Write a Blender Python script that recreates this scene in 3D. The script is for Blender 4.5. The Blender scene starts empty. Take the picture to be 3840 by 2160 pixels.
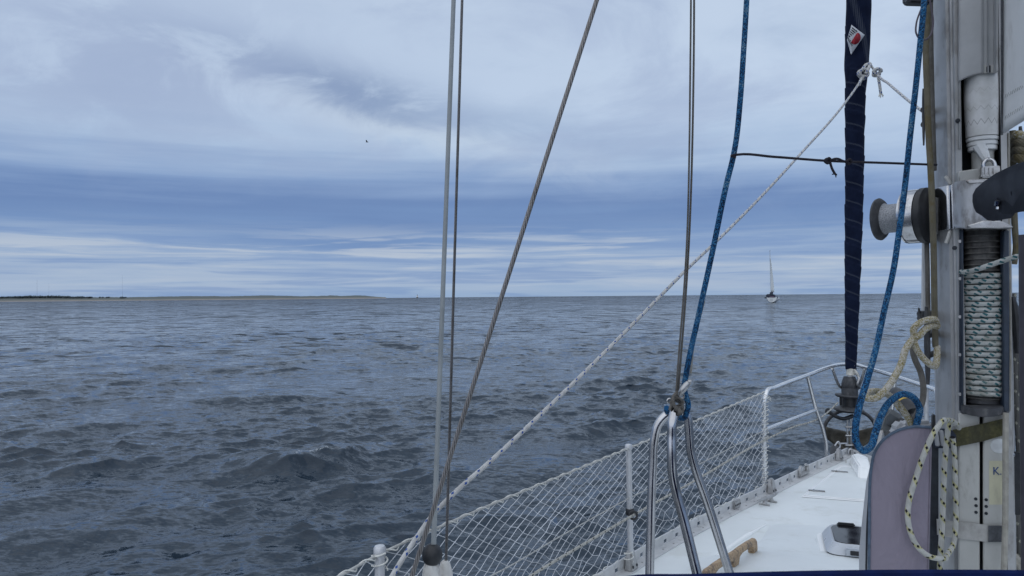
import bpy, bmesh, math, random
import numpy as np
from mathutils import Vector, Matrix

random.seed(7); rng = np.random.default_rng(11)
sc = bpy.context.scene
COL = sc.collection
rad = math.radians

# ------------------------------------------------------------------ camera
FPX = 2742.0            # focal length in pixels of the 3840 wide photograph
CAM_H = 2.2             # metres above the water
PITCH = math.atan(33/FPX); ROLL = rad(.49)
vF = Vector((0, math.cos(PITCH), math.sin(PITCH))); vU0 = Vector((0, -math.sin(PITCH), math.cos(PITCH))); vR0 = Vector((1, 0, 0))
vR = vR0*math.cos(ROLL) - vU0*math.sin(ROLL); vU = vU0*math.cos(ROLL) + vR0*math.sin(ROLL)
CAMP = Vector((0, 0, CAM_H))
cd = bpy.data.cameras.new('camera'); cam = bpy.data.objects.new('camera', cd); COL.objects.link(cam)
cam.matrix_world = Matrix((( vR.x, vU.x, -vF.x, 0), (vR.y, vU.y, -vF.y, 0), (vR.z, vU.z, -vF.z, CAM_H), (0, 0, 0, 1)))
cd.sensor_width = 36; cd.lens = 36*FPX/3840; cd.clip_start = .05; cd.clip_end = 90000
cd.dof.use_dof = True; cd.dof.focus_distance = 4.0; cd.dof.aperture_fstop = 34
sc.camera = cam

# ------------------------------------------------------------------ node helper
def srgb(r, g, b):
    f = lambda c: (c/255/12.92 if c/255 <= .04045 else ((c/255+.055)/1.055)**2.4)
    return (f(r), f(g), f(b), 1)
class NT:
    def __init__(s, tree): s.t = tree; s.n = tree.nodes; s.l = tree.links
    def add(s, kind, **kw):
        n = s.n.new(kind)
        for k, v in kw.items(): setattr(n, k, v)
        return n
    def put(s, inp, v):
        if isinstance(v, bpy.types.NodeSocket): s.l.new(v, inp)
        elif v is not None: inp.default_value = v
    def math(s, op, a, b=None, c=None, clamp=False):
        n = s.add('ShaderNodeMath', operation=op, use_clamp=clamp)
        s.put(n.inputs[0], a)
        if b is not None: s.put(n.inputs[1], b)
        if c is not None: s.put(n.inputs[2], c)
        return n.outputs[0]
    def sep(s, v):
        n = s.add('ShaderNodeSeparateXYZ'); s.put(n.inputs[0], v); return n.outputs
    def comb(s, x, y, z):
        n = s.add('ShaderNodeCombineXYZ')
        for i, q in enumerate((x, y, z)): s.put(n.inputs[i], q)
        return n.outputs[0]
    def noise(s, vec, scale, detail=2, rough=.5, dist=0):
        n = s.add('ShaderNodeTexNoise'); s.put(n.inputs['Vector'], vec); s.put(n.inputs['Scale'], scale)
        n.inputs['Detail'].default_value = detail; n.inputs['Roughness'].default_value = rough; n.inputs['Distortion'].default_value = dist
        return n.outputs['Fac']
    def mix(s, f, a, b, blend='MIX'):
        n = s.add('ShaderNodeMix', data_type='RGBA', blend_type=blend)
        s.put(n.inputs[0], f); s.put(n.inputs[6], a); s.put(n.inputs[7], b); return n.outputs[2]
    def ss(s, v, lo, hi, a=0., b=1.):
        n = s.add('ShaderNodeMapRange', interpolation_type='SMOOTHSTEP'); s.put(n.inputs[0], v)
        for i, q in zip((1, 2, 3, 4), (lo, hi, a, b)): s.put(n.inputs[i], q)
        return n.outputs[0]
    def ramp(s, v, stops):
        n = s.add('ShaderNodeValToRGB'); e = n.color_ramp.elements
        while len(e) < len(stops): e.new(.5)
        for q, (p, c) in zip(e, stops): q.position = p; q.color = c
        s.put(n.inputs[0], v); return n.outputs[0]
    def scale(s, v, k):
        n = s.add('ShaderNodeVectorMath', operation='MULTIPLY'); s.put(n.inputs[0], v); n.inputs[1].default_value = k; return n.outputs[0]

# ------------------------------------------------------------------ world: overcast layered sky
SUN_EL, SUN_AZ = rad(50), rad(-150)      # azimuth measured from +Y towards +X
w = bpy.data.worlds.new('World'); sc.world = w; w.use_nodes = True
T = NT(w.node_tree); T.n.clear()
tc = T.add('ShaderNodeTexCoord'); D = tc.outputs['Generated']
x, y, z = T.sep(D)[0:3]
zc = T.math('MAXIMUM', z, 0.0)
az = T.math('ARCTAN2', x, y)
den = T.math('ADD', zc, .07)
q = T.comb(T.math('DIVIDE', x, den), T.math('DIVIDE', y, den), 0)
streak = T.noise(T.comb(T.math('MULTIPLY', az, 2.2), T.math('MULTIPLY', z, 46), 3.1), 1.0, 6, .55, .25)
streak2 = T.noise(T.comb(T.math('MULTIPLY', az, 4.2), T.math('MULTIPLY', z, 85), 7.7), 1.0, 6, .58, .5)
soft = T.noise(q, .42, 7, .56, .35)
fine = T.noise(q, 1.5, 8, .6, .5)
big = T.noise(T.comb(T.math('MULTIPLY', az, 1.1), T.math('MULTIPLY', z, 5.5), 1.3), 1.0, 5, .55, .4)
lump = T.noise(T.comb(T.math('MULTIPLY', az, 7.0), T.math('MULTIPLY', z, 15), 2.2), 1.0, 9, .62, .6)
lump2 = T.noise(T.comb(T.math('MULTIPLY', az, 3.0), T.math('MULTIPLY', z, 9), 9.4), 1.0, 8, .6, .5)
patchy = T.noise(T.comb(T.math('MULTIPLY', az, 2.6), T.math('MULTIPLY', z, 20), 5.5), 1.0, 3, .5, .3)
hi = T.ss(z, .10, .24)
lo = T.math('SUBTRACT', 1.0, T.ss(z, .10, .17))
zz = T.math('ADD', z, T.math('MULTIPLY', T.math('SUBTRACT', streak, .5), .085))
zz = T.math('ADD', zz, T.math('MULTIPLY', T.math('SUBTRACT', big, .5), .10))
zz = T.math('ADD', zz, T.math('MULTIPLY', T.math('MULTIPLY', T.math('SUBTRACT', soft, .5), .10), hi))
zz = T.math('MULTIPLY', T.math('MAXIMUM', zz, 0), 2.0)
base = T.ramp(zz, [(0.0, srgb(150, 175, 207)), (.05, srgb(165, 184, 210)), (.10, srgb(145, 169, 204)), (.16, srgb(116, 146, 192)),
                   (.24, srgb(107, 136, 184)), (.31, srgb(134, 161, 202)), (.39, srgb(171, 193, 222)), (.52, srgb(190, 208, 232)), (.75, srgb(190, 207, 230)), (1, srgb(200, 214, 233))])
# pale streaks near the horizon
ps = T.math('MULTIPLY', T.math('MULTIPLY', T.ss(streak2, .48, .64), T.ss(patchy, .38, .60, .25, 1.)), T.math('MULTIPLY', T.math('SUBTRACT', 1.0, T.ss(z, .055, .11)), T.ss(z, .006, .02)))
base = T.mix(T.math('MULTIPLY', ps, .8), base, srgb(188, 199, 214))
ds = T.math('MULTIPLY', T.ss(streak2, .50, .36), T.math('SUBTRACT', 1.0, T.ss(z, .07, .13)))
base = T.mix(T.math('MULTIPLY', ds, .55), base, srgb(116, 146, 194))
# darker cloud bellies higher up
wisp = T.math('MULTIPLY', T.ss(T.math('ADD', T.math('MULTIPLY', soft, .6), T.math('MULTIPLY', fine, .4)), .50, .68), hi)
base = T.mix(T.math('MULTIPLY', wisp, .55), base, srgb(156, 177, 206))
# three named cloud shapes: long dark wisp, pale clearing under it, dusky bank on the left
def blob(a0, e0, wa, we, slope, k):
    da = T.math('SUBTRACT', az, a0)
    de = T.math('SUBTRACT', T.math('SUBTRACT', z, e0), T.math('MULTIPLY', da, slope))
    de = T.math('ADD', de, T.math('MULTIPLY', T.math('SUBTRACT', lump, .5), k))
    d2 = T.math('ADD', T.math('POWER', T.math('ABSOLUTE', T.math('DIVIDE', da, wa)), 2.0), T.math('POWER', T.math('ABSOLUTE', T.math('DIVIDE', de, we)), 2.0))
    return T.math('MULTIPLY', T.math('EXPONENT', T.math('MULTIPLY', d2, -1.0)), T.ss(lump, .34, .58, .25, 1.))
base = T.mix(T.math('MULTIPLY', blob(-.15, .232, .22, .026, -.2, .06), .85), base, srgb(208, 223, 238))
base = T.mix(T.math('MULTIPLY', blob(-.23, .276, .19, .026, -.2, .09), 1.0), base, srgb(130, 152, 187))
base = T.mix(T.math('MULTIPLY', blob(.03, .222, .17, .020, -.16, .07), .6), base, srgb(152, 175, 208))
base = T.mix(T.math('MULTIPLY', blob(-.48, .28, .26, .09, 0, .12), .8), base, srgb(157, 174, 206))
base = T.mix(T.math('MULTIPLY', blob(.62, .35, .5, .16, 0, .1), .6), base, srgb(203, 219, 239))
base = T.mix(T.math('MULTIPLY', T.math('MULTIPLY', T.ss(lump2, .46, .66), T.ss(z, .12, .2)), .5), base, srgb(158, 175, 207))
sky = T.add('ShaderNodeTexSky', sky_type='NISHITA', sun_disc=False, sun_elevation=SUN_EL, sun_rotation=SUN_AZ, altitude=0, air_density=1, dust_density=1, ozone_density=1)
bg1 = T.add('ShaderNodeBackground'); T.put(bg1.inputs[0], sky.outputs[0]); bg1.inputs[1].default_value = .08
bg2 = T.add('ShaderNodeBackground'); T.put(bg2.inputs[0], base); bg2.inputs[1].default_value = 1.0
mx = T.add('ShaderNodeMixShader'); mx.inputs[0].default_value = .95
T.l.new(bg1.outputs[0], mx.inputs[1]); T.l.new(bg2.outputs[0], mx.inputs[2])
out = T.add('ShaderNodeOutputWorld'); T.l.new(mx.outputs[0], out.inputs[0])

sl = bpy.data.lights.new('sun', 'SUN'); so = bpy.data.objects.new('sun', sl); COL.objects.link(so)
sl.energy = 1.1; sl.angle = rad(120); sl.color = (1, .97, .93)
sd = Vector((math.sin(SUN_AZ)*math.cos(SUN_EL), math.cos(SUN_AZ)*math.cos(SUN_EL), math.sin(SUN_EL)))
so.rotation_euler = sd.to_track_quat('Z', 'Y').to_euler(); so.location = (0, 0, 30)

sc.view_settings.view_transform = 'Standard'; sc.view_settings.look = 'None'; sc.view_settings.gamma = 1; sc.view_settings.use_curve_mapping = False
sc.view_settings.exposure = 0
sc.render.engine = 'CYCLES'
try:
    sc.cycles.use_denoising = True; sc.cycles.denoiser = 'OPENIMAGEDENOISE'
    sc.cycles.max_bounces = 6; sc.cycles.caustics_reflective = False; sc.cycles.caustics_refractive = False
except Exception: pass

# ------------------------------------------------------------------ geometry helpers
def ray(u, v): return vF + vR*((u-1920)/FPX) - vU*((v-1080)/FPX)
def P(u, v, d): return CAMP + ray(u, v)*d
def PZ(u, v, zz):
    r = ray(u, v); return CAMP + r*((zz-CAM_H)/r.z)
DECK = 1.05
M0 = Vector((1.285, 1.975, 0)); C = Vector((.326, .945, 0)).normalized(); S = Vector((C.y, -C.x, 0)); Z = Vector((0, 0, 1))
def B(a, b, z): return M0 + C*a + S*b + Z*z                   # boat frame: forward, starboard, height above water
def ab(p): q_ = Vector((p[0], p[1], 0))-M0; return q_.dot(C), q_.dot(S)
def A(u, v, off=0.):                                           # on a plane parallel to the mast's aft face
    r = ray(u, v); o = M0 + C*off
    return CAMP + r*(((o-CAMP).dot(C))/r.dot(C))

def wl(o): return o.get('_w') if False else WORLD[o.name]
WORLD = {}
def link(o, world, parent):
    COL.objects.link(o); WORLD[o.name] = Vector(world)
    if parent is None: o.location = world
    else: o.parent = parent; o.location = Vector(world) - WORLD[parent.name]
    return o
def tag(o, label, cat, group=None):
    o['label'] = label; o['category'] = cat
    if group: o['group'] = group
    return o
def thing(name, label, cat, loc, group=None):
    o = bpy.data.objects.new(name, None); o.empty_display_size = .1
    link(o, loc, None); return tag(o, label, cat, group)
class G:
    def __init__(s): s.v = []; s.f = []; s.uv = []; s.mi = []
    def add(s, verts, faces, uvs=None, mi=0):
        k = len(s.v); s.v += [Vector(p) for p in verts]
        for i, f_ in enumerate(faces):
            s.f.append([k+j for j in f_]); s.uv.append(uvs[i] if uvs else [(0, 0)]*len(f_)); s.mi.append(mi)
        return s
    def tube(s, pts, r, n=8, res=6, closed=False, caps=True, mi=0, sm=True):
        P_ = [Vector(p) for p in pts]; rr = r if isinstance(r, (list, tuple)) else [r]*len(P_)
        L, Rr = [], []
        if sm and len(P_) > 2:
            m = len(P_); segs = m if closed else m-1
            for i in range(segs):
                p1, p2 = P_[i], P_[(i+1) % m]
                p0 = P_[(i-1) % m] if (closed or i) else p1*2-p2
                p3 = P_[(i+2) % m] if (closed or i < m-2) else p2*2-p1
                # centripetal-like tangents
                d1 = (p2-p1).length or 1e-6; d0 = (p1-p0).length or 1e-6; d2 = (p3-p2).length or 1e-6
                t1 = ((p1-p0)/d0*d1*(d1/(d0+d1)) + (p2-p1)*(d0/(d0+d1))); t2 = ((p2-p1)*(d2/(d1+d2)) + (p3-p2)/d2*d1*(d1/(d1+d2)))
                for k in range(res):
                    t = k/res; t_2 = t*t; t_3 = t_2*t
                    L.append(p1*(2*t_3-3*t_2+1)+t1*(t_3-2*t_2+t)+p2*(-2*t_3+3*t_2)+t2*(t_3-t_2)); Rr.append(rr[i]*(1-t)+rr[(i+1) % m]*t)
            if not closed: L.append(P_[-1]); Rr.append(rr[-1])
        else: L, Rr = P_, list(rr)
        m = len(L); nrm = None; rings = []; ln = [0]
        for i in range(m):
            a_ = L[(i-1) % m] if (closed or i) else L[i]; b_ = L[(i+1) % m] if (closed or i < m-1) else L[i]
            t = (b_-a_); t = t.normalized() if t.length > 1e-9 else Vector((0, 0, 1))
            if nrm is None:
                nrm = t.cross(Vector((0, 0, 1)));
                if nrm.length < .1: nrm = t.cross(Vector((1, 0, 0)))
            nrm = (nrm - t*nrm.dot(t)).normalized(); bi = t.cross(nrm)
            rings.append([L[i] + (nrm*math.cos(6.28318*k/n)+bi*math.sin(6.28318*k/n))*Rr[i] for k in range(n)])
            if i: ln.append(ln[-1] + (L[i]-L[i-1]).length)
        if closed: ln.append(ln[-1] + (L[0]-L[-1]).length)
        V_ = [p for rg in rings for p in rg]; F_ = []; U_ = []
        for i in range(m if closed else m-1):
            j = (i+1) % m
            for k in range(n):
                k2 = (k+1) % n
                F_.append([i*n+k, i*n+k2, j*n+k2, j*n+k]); U_.append([(ln[i], k/n), (ln[i], (k+1)/n), (ln[i+1], (k+1)/n), (ln[i+1], k/n)])
        if caps and not closed:
            F_.append(list(range(n))[::-1]); U_.append([(0, 0)]*n); F_.append([(m-1)*n+k for k in range(n)]); U_.append([(ln[-1], 0)]*n)
        return s.add(V_, F_, U_, mi)
    def lathe(s, prof, o, axis, n=24, mi=0, cap=True):
        ax = Vector(axis).normalized(); e1 = ax.cross(Vector((0, 0, 1)))
        if e1.length < .1: e1 = ax.cross(Vector((1, 0, 0)))
        e1.normalize(); e2 = ax.cross(e1); V_ = []; F_ = []; U_ = []; m = len(prof)
        for r_, h_ in prof:
            for k in range(n): V_.append(Vector(o)+ax*h_+(e1*math.cos(6.28318*k/n)+e2*math.sin(6.28318*k/n))*max(r_, 1e-5))
        for i in range(m-1):
            for k in range(n):
                k2 = (k+1) % n; F_.append([i*n+k, i*n+k2, (i+1)*n+k2, (i+1)*n+k]); U_.append([(prof[i][1], k/n), (prof[i][1], (k+1)/n), (prof[i+1][1], (k+1)/n), (prof[i+1][1], k/n)])
        if cap:
            F_.append(list(range(n))[::-1]); U_.append([(0, 0)]*n); F_.append([(m-1)*n+k for k in range(n)]); U_.append([(0, 0)]*n)
        return s.add(V_, F_, U_, mi)
    def prism(s, outline, vec, mi=0, top=None):
        n = len(outline); o2 = top or [Vector(p)+Vector(vec) for p in outline]
        F_ = [list(range(n))[::-1], list(range(n, 2*n))] + [[i, (i+1) % n, n+(i+1) % n, n+i] for i in range(n)]
        return s.add(list(outline)+o2, F_, None, mi)
    def box(s, c, ax, ay, az_, mi=0):
        c = Vector(c); o = [c-ax-ay-az_, c+ax-ay-az_, c+ax+ay-az_, c-ax+ay-az_]
        return s.prism(o, az_*2, mi)
    def build(s, name, mats, parent=None, bevel=0, smooth=True, seg=2, angle=35):
        lo_ = Vector([min(p[i] for p in s.v) for i in range(3)]); hi_ = Vector([max(p[i] for p in s.v) for i in range(3)])
        o_ = Vector(((lo_.x+hi_.x)/2, (lo_.y+hi_.y)/2, lo_.z if parent is None else (lo_.z+hi_.z)/2))
        me = bpy.data.meshes.new(name); me.from_pydata([p-o_ for p in s.v], [], s.f)
        mats = mats if isinstance(mats, (list, tuple)) else [mats]
        for m_ in mats: me.materials.append(m_)
        uvl = me.uv_layers.new(name='UVMap'); flat = [c for f_ in s.uv for t in f_ for c in t]; uvl.data.foreach_set('uv', flat)
        if len(mats) > 1: me.polygons.foreach_set('material_index', s.mi)
        bm = bmesh.new(); bm.from_mesh(me)
        bmesh.ops.recalc_face_normals(bm, faces=bm.faces)
        if bevel:
            es = [e for e in bm.edges if len(e.link_faces) == 2 and e.calc_face_angle(0) > rad(angle)]
            bmesh.ops.bevel(bm, geom=es, offset=bevel, segments=seg, affect='EDGES', clamp_overlap=True)
        for f_ in bm.faces: f_.smooth = smooth
        bm.to_mesh(me); bm.free()
        if smooth: me.set_sharp_from_angle(angle=rad(42))
        o = bpy.data.objects.new(name, me); return link(o, o_, parent)
def copy_to(o, delta, parent=None):
    c = o.copy(); COL.objects.link(c)
    wpos = WORLD[o.name]+Vector(delta); WORLD[c.name] = wpos
    pr = parent if parent is not None else o.parent
    if pr is not None: c.parent = pr; c.location = wpos-WORLD[pr.name]
    else: c.location = wpos
    return c

# ------------------------------------------------------------------ materials
MATS = {}
def newmat(name):
    m = bpy.data.materials.new(name); m.use_nodes = True; t = NT(m.node_tree)
    b = m.node_tree.nodes['Principled BSDF']; MATS[name] = m; return m, t, b
def simple(name, col, rough=.5, metal=0., nscale=30, namt=.15, bump=0., bscale=200, rvar=.1, dirt=None, dirt_scale=8, dirt_lo=.52, spec=None, coat=0):
    m, t, b = newmat(name); tcx = t.add('ShaderNodeTexCoord'); g = t.add('ShaderNodeNewGeometry').outputs['Position']
    n1 = t.noise(g, nscale, 4, .6)
    dk = tuple(c*(1-namt) for c in col[:3])+(1,); lt = tuple(min(1, c*(1+namt)) for c in col[:3])+(1,)
    c = t.mix(t.ss(n1, .3, .7), dk, lt)
    if dirt:
        n2 = t.noise(t.scale(g, (1, 1, .45)), dirt_scale, 6, .65)
        c = t.mix(t.math('MULTIPLY', t.ss(n2, dirt_lo, dirt_lo+.16), .7), c, dirt)
    t.put(b.inputs['Base Color'], c); b.inputs['Metallic'].default_value = metal
    t.put(b.inputs['Roughness'], t.ss(t.noise(g, nscale*.7, 3), .3, .7, max(.02, rough-rvar), min(1, rough+rvar)))
    if spec is not None: b.inputs['Specular IOR Level'].default_value = spec
    if coat: b.inputs['Coat Weight'].default_value = coat; b.inputs['Coat Roughness'].default_value = .15
    if bump:
        bn = t.add('ShaderNodeBump'); bn.inputs['Strength'].default_value = bump; bn.inputs['Distance'].default_value = .002
        t.put(bn.inputs['Height'], t.noise(g, bscale, 4, .6)); t.l.new(bn.outputs[0], b.inputs['Normal'])
    return m
def rope(name, col, fleck=None, pitch=.05, frac=.16, fleck2=None, mottled=None, dirt=None, braid=260, rough=.85):
    """braided line: u runs along the rope in metres, v once round it"""
    m, t, b = newmat(name); uv = t.add('ShaderNodeUVMap').outputs[0]; u_, v_ = t.sep(uv)[0:2]
    g = t.add('ShaderNodeNewGeometry').outputs['Position']
    p = t.math('ADD', t.math('MULTIPLY', u_, braid), t.math('MULTIPLY', v_, 6)); p2 = t.math('SUBTRACT', t.math('MULTIPLY', u_, braid), t.math('MULTIPLY', v_, 6))
    s1 = t.math('SINE', t.math('MULTIPLY', p, 6.283)); s2 = t.math('SINE', t.math('MULTIPLY', p2, 6.283))
    br = t.math('MULTIPLY', s1, s2)
    c = col
    if mottled:
        wn = t.add('ShaderNodeTexWhiteNoise', noise_dimensions='2D')
        t.put(wn.inputs[0], t.comb(t.math('FLOOR', t.math('MULTIPLY', u_, braid*1.6)), t.math('FLOOR', t.math('MULTIPLY', v_, 16)), 0))
        lf = t.noise(t.comb(t.math('MULTIPLY', u_, 16), v_, 0), 1.0, 2)
        val = t.math('ADD', t.math('MULTIPLY', wn.outputs[0], .62), t.math('MULTIPLY', t.math('SUBTRACT', lf, .5), .9))
        c = t.ramp(val, mottled)
    else:
        c = t.mix(t.ss(t.noise(g, 40, 4), .35, .65), tuple(k*.82 for k in col[:3])+(1,), col)
    c = t.mix(t.ss(br, -.2, -1, 0, .35), c, (0.02, .02, .022, 1))
    if fleck:
        h = t.math('FRACT', t.math('ADD', t.math('DIVIDE', u_, pitch), v_))
        on = t.math('LESS_THAN', h, frac)
        ck = t.math('GREATER_THAN', t.math('SINE', t.math('MULTIPLY', t.math('SUBTRACT', t.math('MULTIPLY', u_, 1.6/pitch), t.math('MULTIPLY', v_, 3)), 6.283)), 0.0)
        on2 = t.math('MULTIPLY', on, ck)
        if fleck2: c = t.mix(t.math('MULTIPLY', t.math('LESS_THAN', h, frac*1.5), .55), c, fleck2)
        c = t.mix(on2, c, fleck)
    if dirt: c = t.mix(t.math('MULTIPLY', t.ss(t.noise(g, 14, 5, .7), .48, .66), .75), c, dirt)
    t.put(b.inputs['Base Color'], c); b.inputs['Roughness'].default_value = rough; b.inputs['Specular IOR Level'].default_value = .25
    bn = t.add('ShaderNodeBump'); bn.inputs['Strength'].default_value = .7; bn.inputs['Distance'].default_value = .0012
    t.put(bn.inputs['Height'], br); t.l.new(bn.outputs[0], b.inputs['Normal'])
    return m
def wire(name, col, twist=60, strands=7):
    m, t, b = newmat(name); uv = t.add('ShaderNodeUVMap').outputs[0]; u_, v_ = t.sep(uv)[0:2]
    sn = t.math('SINE', t.math('MULTIPLY', t.math('ADD', t.math('MULTIPLY', u_, twist), t.math('MULTIPLY', v_, strands)), 6.283))
    g = t.add('ShaderNodeNewGeometry').outputs['Position']
    c = t.mix(t.ss(sn, -1, .2), tuple(k*.25 for k in col[:3])+(1,), col); c = t.mix(t.ss(t.noise(g, 20, 5), .5, .7, 0, .5), c, (.09, .08, .07, 1))
    t.put(b.inputs['Base Color'], c); b.inputs['Metallic'].default_value = .75; b.inputs['Roughness'].default_value = .42
    bn = t.add('ShaderNodeBump'); bn.inputs['Strength'].default_value = .8; bn.inputs['Distance'].default_value = .001
    t.put(bn.inputs['Height'], sn); t.l.new(bn.outputs[0], b.inputs['Normal']); return m

gel = simple('gelcoat', (.73, .765, .77, 1), .5, 0, 3, .04, .5, 700, .08, dirt=(.62, .64, .62, 1), dirt_scale=6, dirt_lo=.53)
gelw = simple('gelcoat_smooth', (.86, .875, .875, 1), .25, 0, 4, .03)
alu = simple('toe_rail_alloy', (.58, .585, .59, 1), .5, .2, 14, .08, .1, 300, dirt=(.30, .30, .30, 1), dirt_scale=18, dirt_lo=.56)
cast = simple('cast_alloy', (.42, .42, .42, 1), .45, .6, 40, .15, .15, 300, dirt=(.12, .10, .09, 1), dirt_scale=30)
mastm = simple('mast_alloy', (.40, .405, .41, 1), .46, .3, 12, .08, .08, 700, dirt=(.23, .22, .205, 1), dirt_scale=16, dirt_lo=.50)
mastw = simple('mast_panel', (.44, .44, .42, 1), .55, .1, 10, .06, .06, 700, dirt=(.25, .24, .215, 1), dirt_scale=14, dirt_lo=.51)
recess_dark = simple('recess_dark_tone', (.018, .022, .03, 1), .7, 0, 30, .3)  # near-black for recesses: grime plus their shade put into the colour
housing = simple('housing_navy', (.022, .034, .055, 1), .5, 0, 30, .2)
chrome = simple('polished_steel', (.50, .50, .51, 1), .17, 1, 30, .10, 0, rvar=.08, dirt=(.26, .25, .24, 1), dirt_scale=22, dirt_lo=.54)
steel = simple('dull_steel', (.42, .42, .42, 1), .33, .9, 30, .15, .1, 200, dirt=(.15, .11, .08, 1), dirt_scale=40)
rough_drum = simple('knurled_alloy', (.31, .32, .34, 1), .55, .5, 300, .35, .6, 900)
black = simple('black_plastic', (.018, .019, .022, 1), .45, 0, 40, .3, .15, 400)
greyblack = simple('weathered_black', (.05, .052, .058, 1), .6, 0, 25, .3, .3, 300, dirt=(.13, .13, .13, 1), dirt_scale=30)
boomm = simple('boom_casting', (.012, .014, .021, 1), .55, 0, 20, .2, .25, 500, spec=.3)
white_pl = simple('white_boot', (.62, .61, .58, 1), .5, 0, 30, .1, .1, 200, dirt=(.32, .28, .24, 1), dirt_scale=40)
stanch = simple('stanchion_alloy', (.56, .57, .59, 1), .38, .35, 25, .06, dirt=(.36, .36, .36, 1), dirt_scale=30)
tube_m = simple('shroud_cover', (.30, .325, .335, 1), .4, 0, 10, .1, dirt=(.21, .23, .24, 1), dirt_scale=12)
anchor_m = simple('galvanised_anchor', (.105, .095, .075, 1), .7, .25, 25, .3, .4, 200, dirt=(.05, .04, .03, 1), dirt_scale=20)
navy_c = simple('navy_canvas', (.004, .011, .058, 1), .9, 0, 60, .2, .4, 1500, spec=.12)
bag_m = simple('lilac_canvas', (.255, .225, .275, 1), .9, 0, 6, .05, 0, 1800, dirt=(.19, .17, .205, 1), dirt_scale=9, dirt_lo=.50)
_t = NT(bag_m.node_tree); _g = _t.add('ShaderNodeNewGeometry').outputs['Position']
_h = _t.math('ADD', _t.math('MULTIPLY', _t.noise(_t.scale(_g, (1, 1, .5)), 11, 3, .55, 1.2), .020), _t.math('MULTIPLY', _t.noise(_g, 1600, 2), .0010))
_b = _t.add('ShaderNodeBump'); _b.inputs['Strength'].default_value = .8; _b.inputs['Distance'].default_value = 1.0; _t.put(_b.inputs['Height'], _h); _t.l.new(_b.outputs[0], bag_m.node_tree.nodes['Principled BSDF'].inputs['Normal'])
bag_g = simple('bag_gusset', (.40, .41, .43, 1), .9, 0, 8, .08, .5, 1500)
piping = simple('blue_piping', (.075, .11, .16, 1), .8, 0, 60, .2)
sail_w = simple('sail_cloth', (.72, .73, .73, 1), .75, 0, 9, .05, .25, 500, dirt=(.46, .45, .43, 1), dirt_scale=8, dirt_lo=.56)
olive = simple('olive_strap', (.085, .08, .035, 1), .95, 0, 90, .3, .6, 900, dirt=(.035, .035, .025, 1), dirt_scale=20, dirt_lo=.48)
grey_strap = simple('grey_strap', (.42, .415, .40, 1), .9, 0, 60, .08, .6, 1500, dirt=(.30, .29, .27, 1), dirt_scale=20)
dark_strap = simple('dark_strap', (.075, .08, .09, 1), .95, 0, 90, .3, .5, 900)
sticker = simple('pale_sticker', (.52, .50, .36, 1), .5, 0, 30, .05, dirt=(.42, .40, .30, 1), dirt_scale=30)
print_blue = simple('print_blue', (.03, .075, .22, 1), .6)
yellow = simple('yellow_band', (.55, .36, .05, 1), .5)
red = simple('logo_red', (.38, .02, .035, 1), .7)
logo_w = simple('logo_white', (.62, .64, .68, 1), .7, 0, 20, .06)
logo_k = simple('logo_black', (.012, .012, .016, 1), .7)
cordm = simple('net_cord', (.62, .64, .67, 1), .85, 0, 9, .22)
cordw = simple('lacing_cord', (.66, .66, .62, 1), .85, 0, 80, .12)
wirecov = simple('coated_lifeline', (.42, .42, .40, 1), .6, 0, 50, .15)
smoke = simple('hatch_glass', (.012, .012, .015, 1), .10, 0, 12, .2, rvar=.05)
bung = simple('black_cord', (.012, .010, .018, 1), .8, 0, 90, .3)
r_blue = rope('blue_rope', (.02, .16, .42, 1), mottled=[(0, srgb(12, 30, 54)), (.12, srgb(20, 56, 92)), (.34, srgb(30, 94, 144)), (.52, srgb(48, 114, 160)), (.68, srgb(116, 146, 164))])
r_white = rope('white_rope_blue_fleck', (.66, .66, .65, 1), fleck=(.03, .09, .33, 1), pitch=.055, frac=.2)
r_grey = rope('grey_rope', (.20, .19, .175, 1), dirt=(.11, .10, .085, 1))
r_olive = rope('olive_rope', (.20, .18, .13, 1), dirt=(.15, .115, .04, 1))
r_tan = rope('tan_rope', (.46, .43, .36, 1), mottled=[(0, srgb(138, 126, 84)), (.15, srgb(165, 154, 118)), (.35, srgb(186, 180, 164)), (.6, srgb(206, 202, 194))])
r_coil = rope('white_rope_black_yellow', (.60, .60, .56, 1), fleck=(.012, .012, .015, 1), fleck2=(.50, .46, .10, 1), pitch=.042, frac=.2)
r_green = rope('white_rope_green_fleck', (.56, .58, .56, 1), fleck=(.035, .13, .15, 1), pitch=.030, frac=.46, dirt=(.30, .30, .26, 1))
r_furl = rope('furling_rope', (.60, .59, .54, 1), fleck=(.05, .055, .05, 1), pitch=.05, frac=.2)
r_plain = rope('cream_rope', (.47, .45, .40, 1), dirt=(.30, .28, .24, 1))
r_dark = rope('dark_fleck_rope', (.13, .13, .125, 1), fleck=(.36, .36, .30, 1), pitch=.045, frac=.2)
w_big = wire('twisted_wire', (.34, .32, .31, 1), 55, 7); w_small = wire('thin_wire', (.26, .25, .25, 1), 120, 7)

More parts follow.
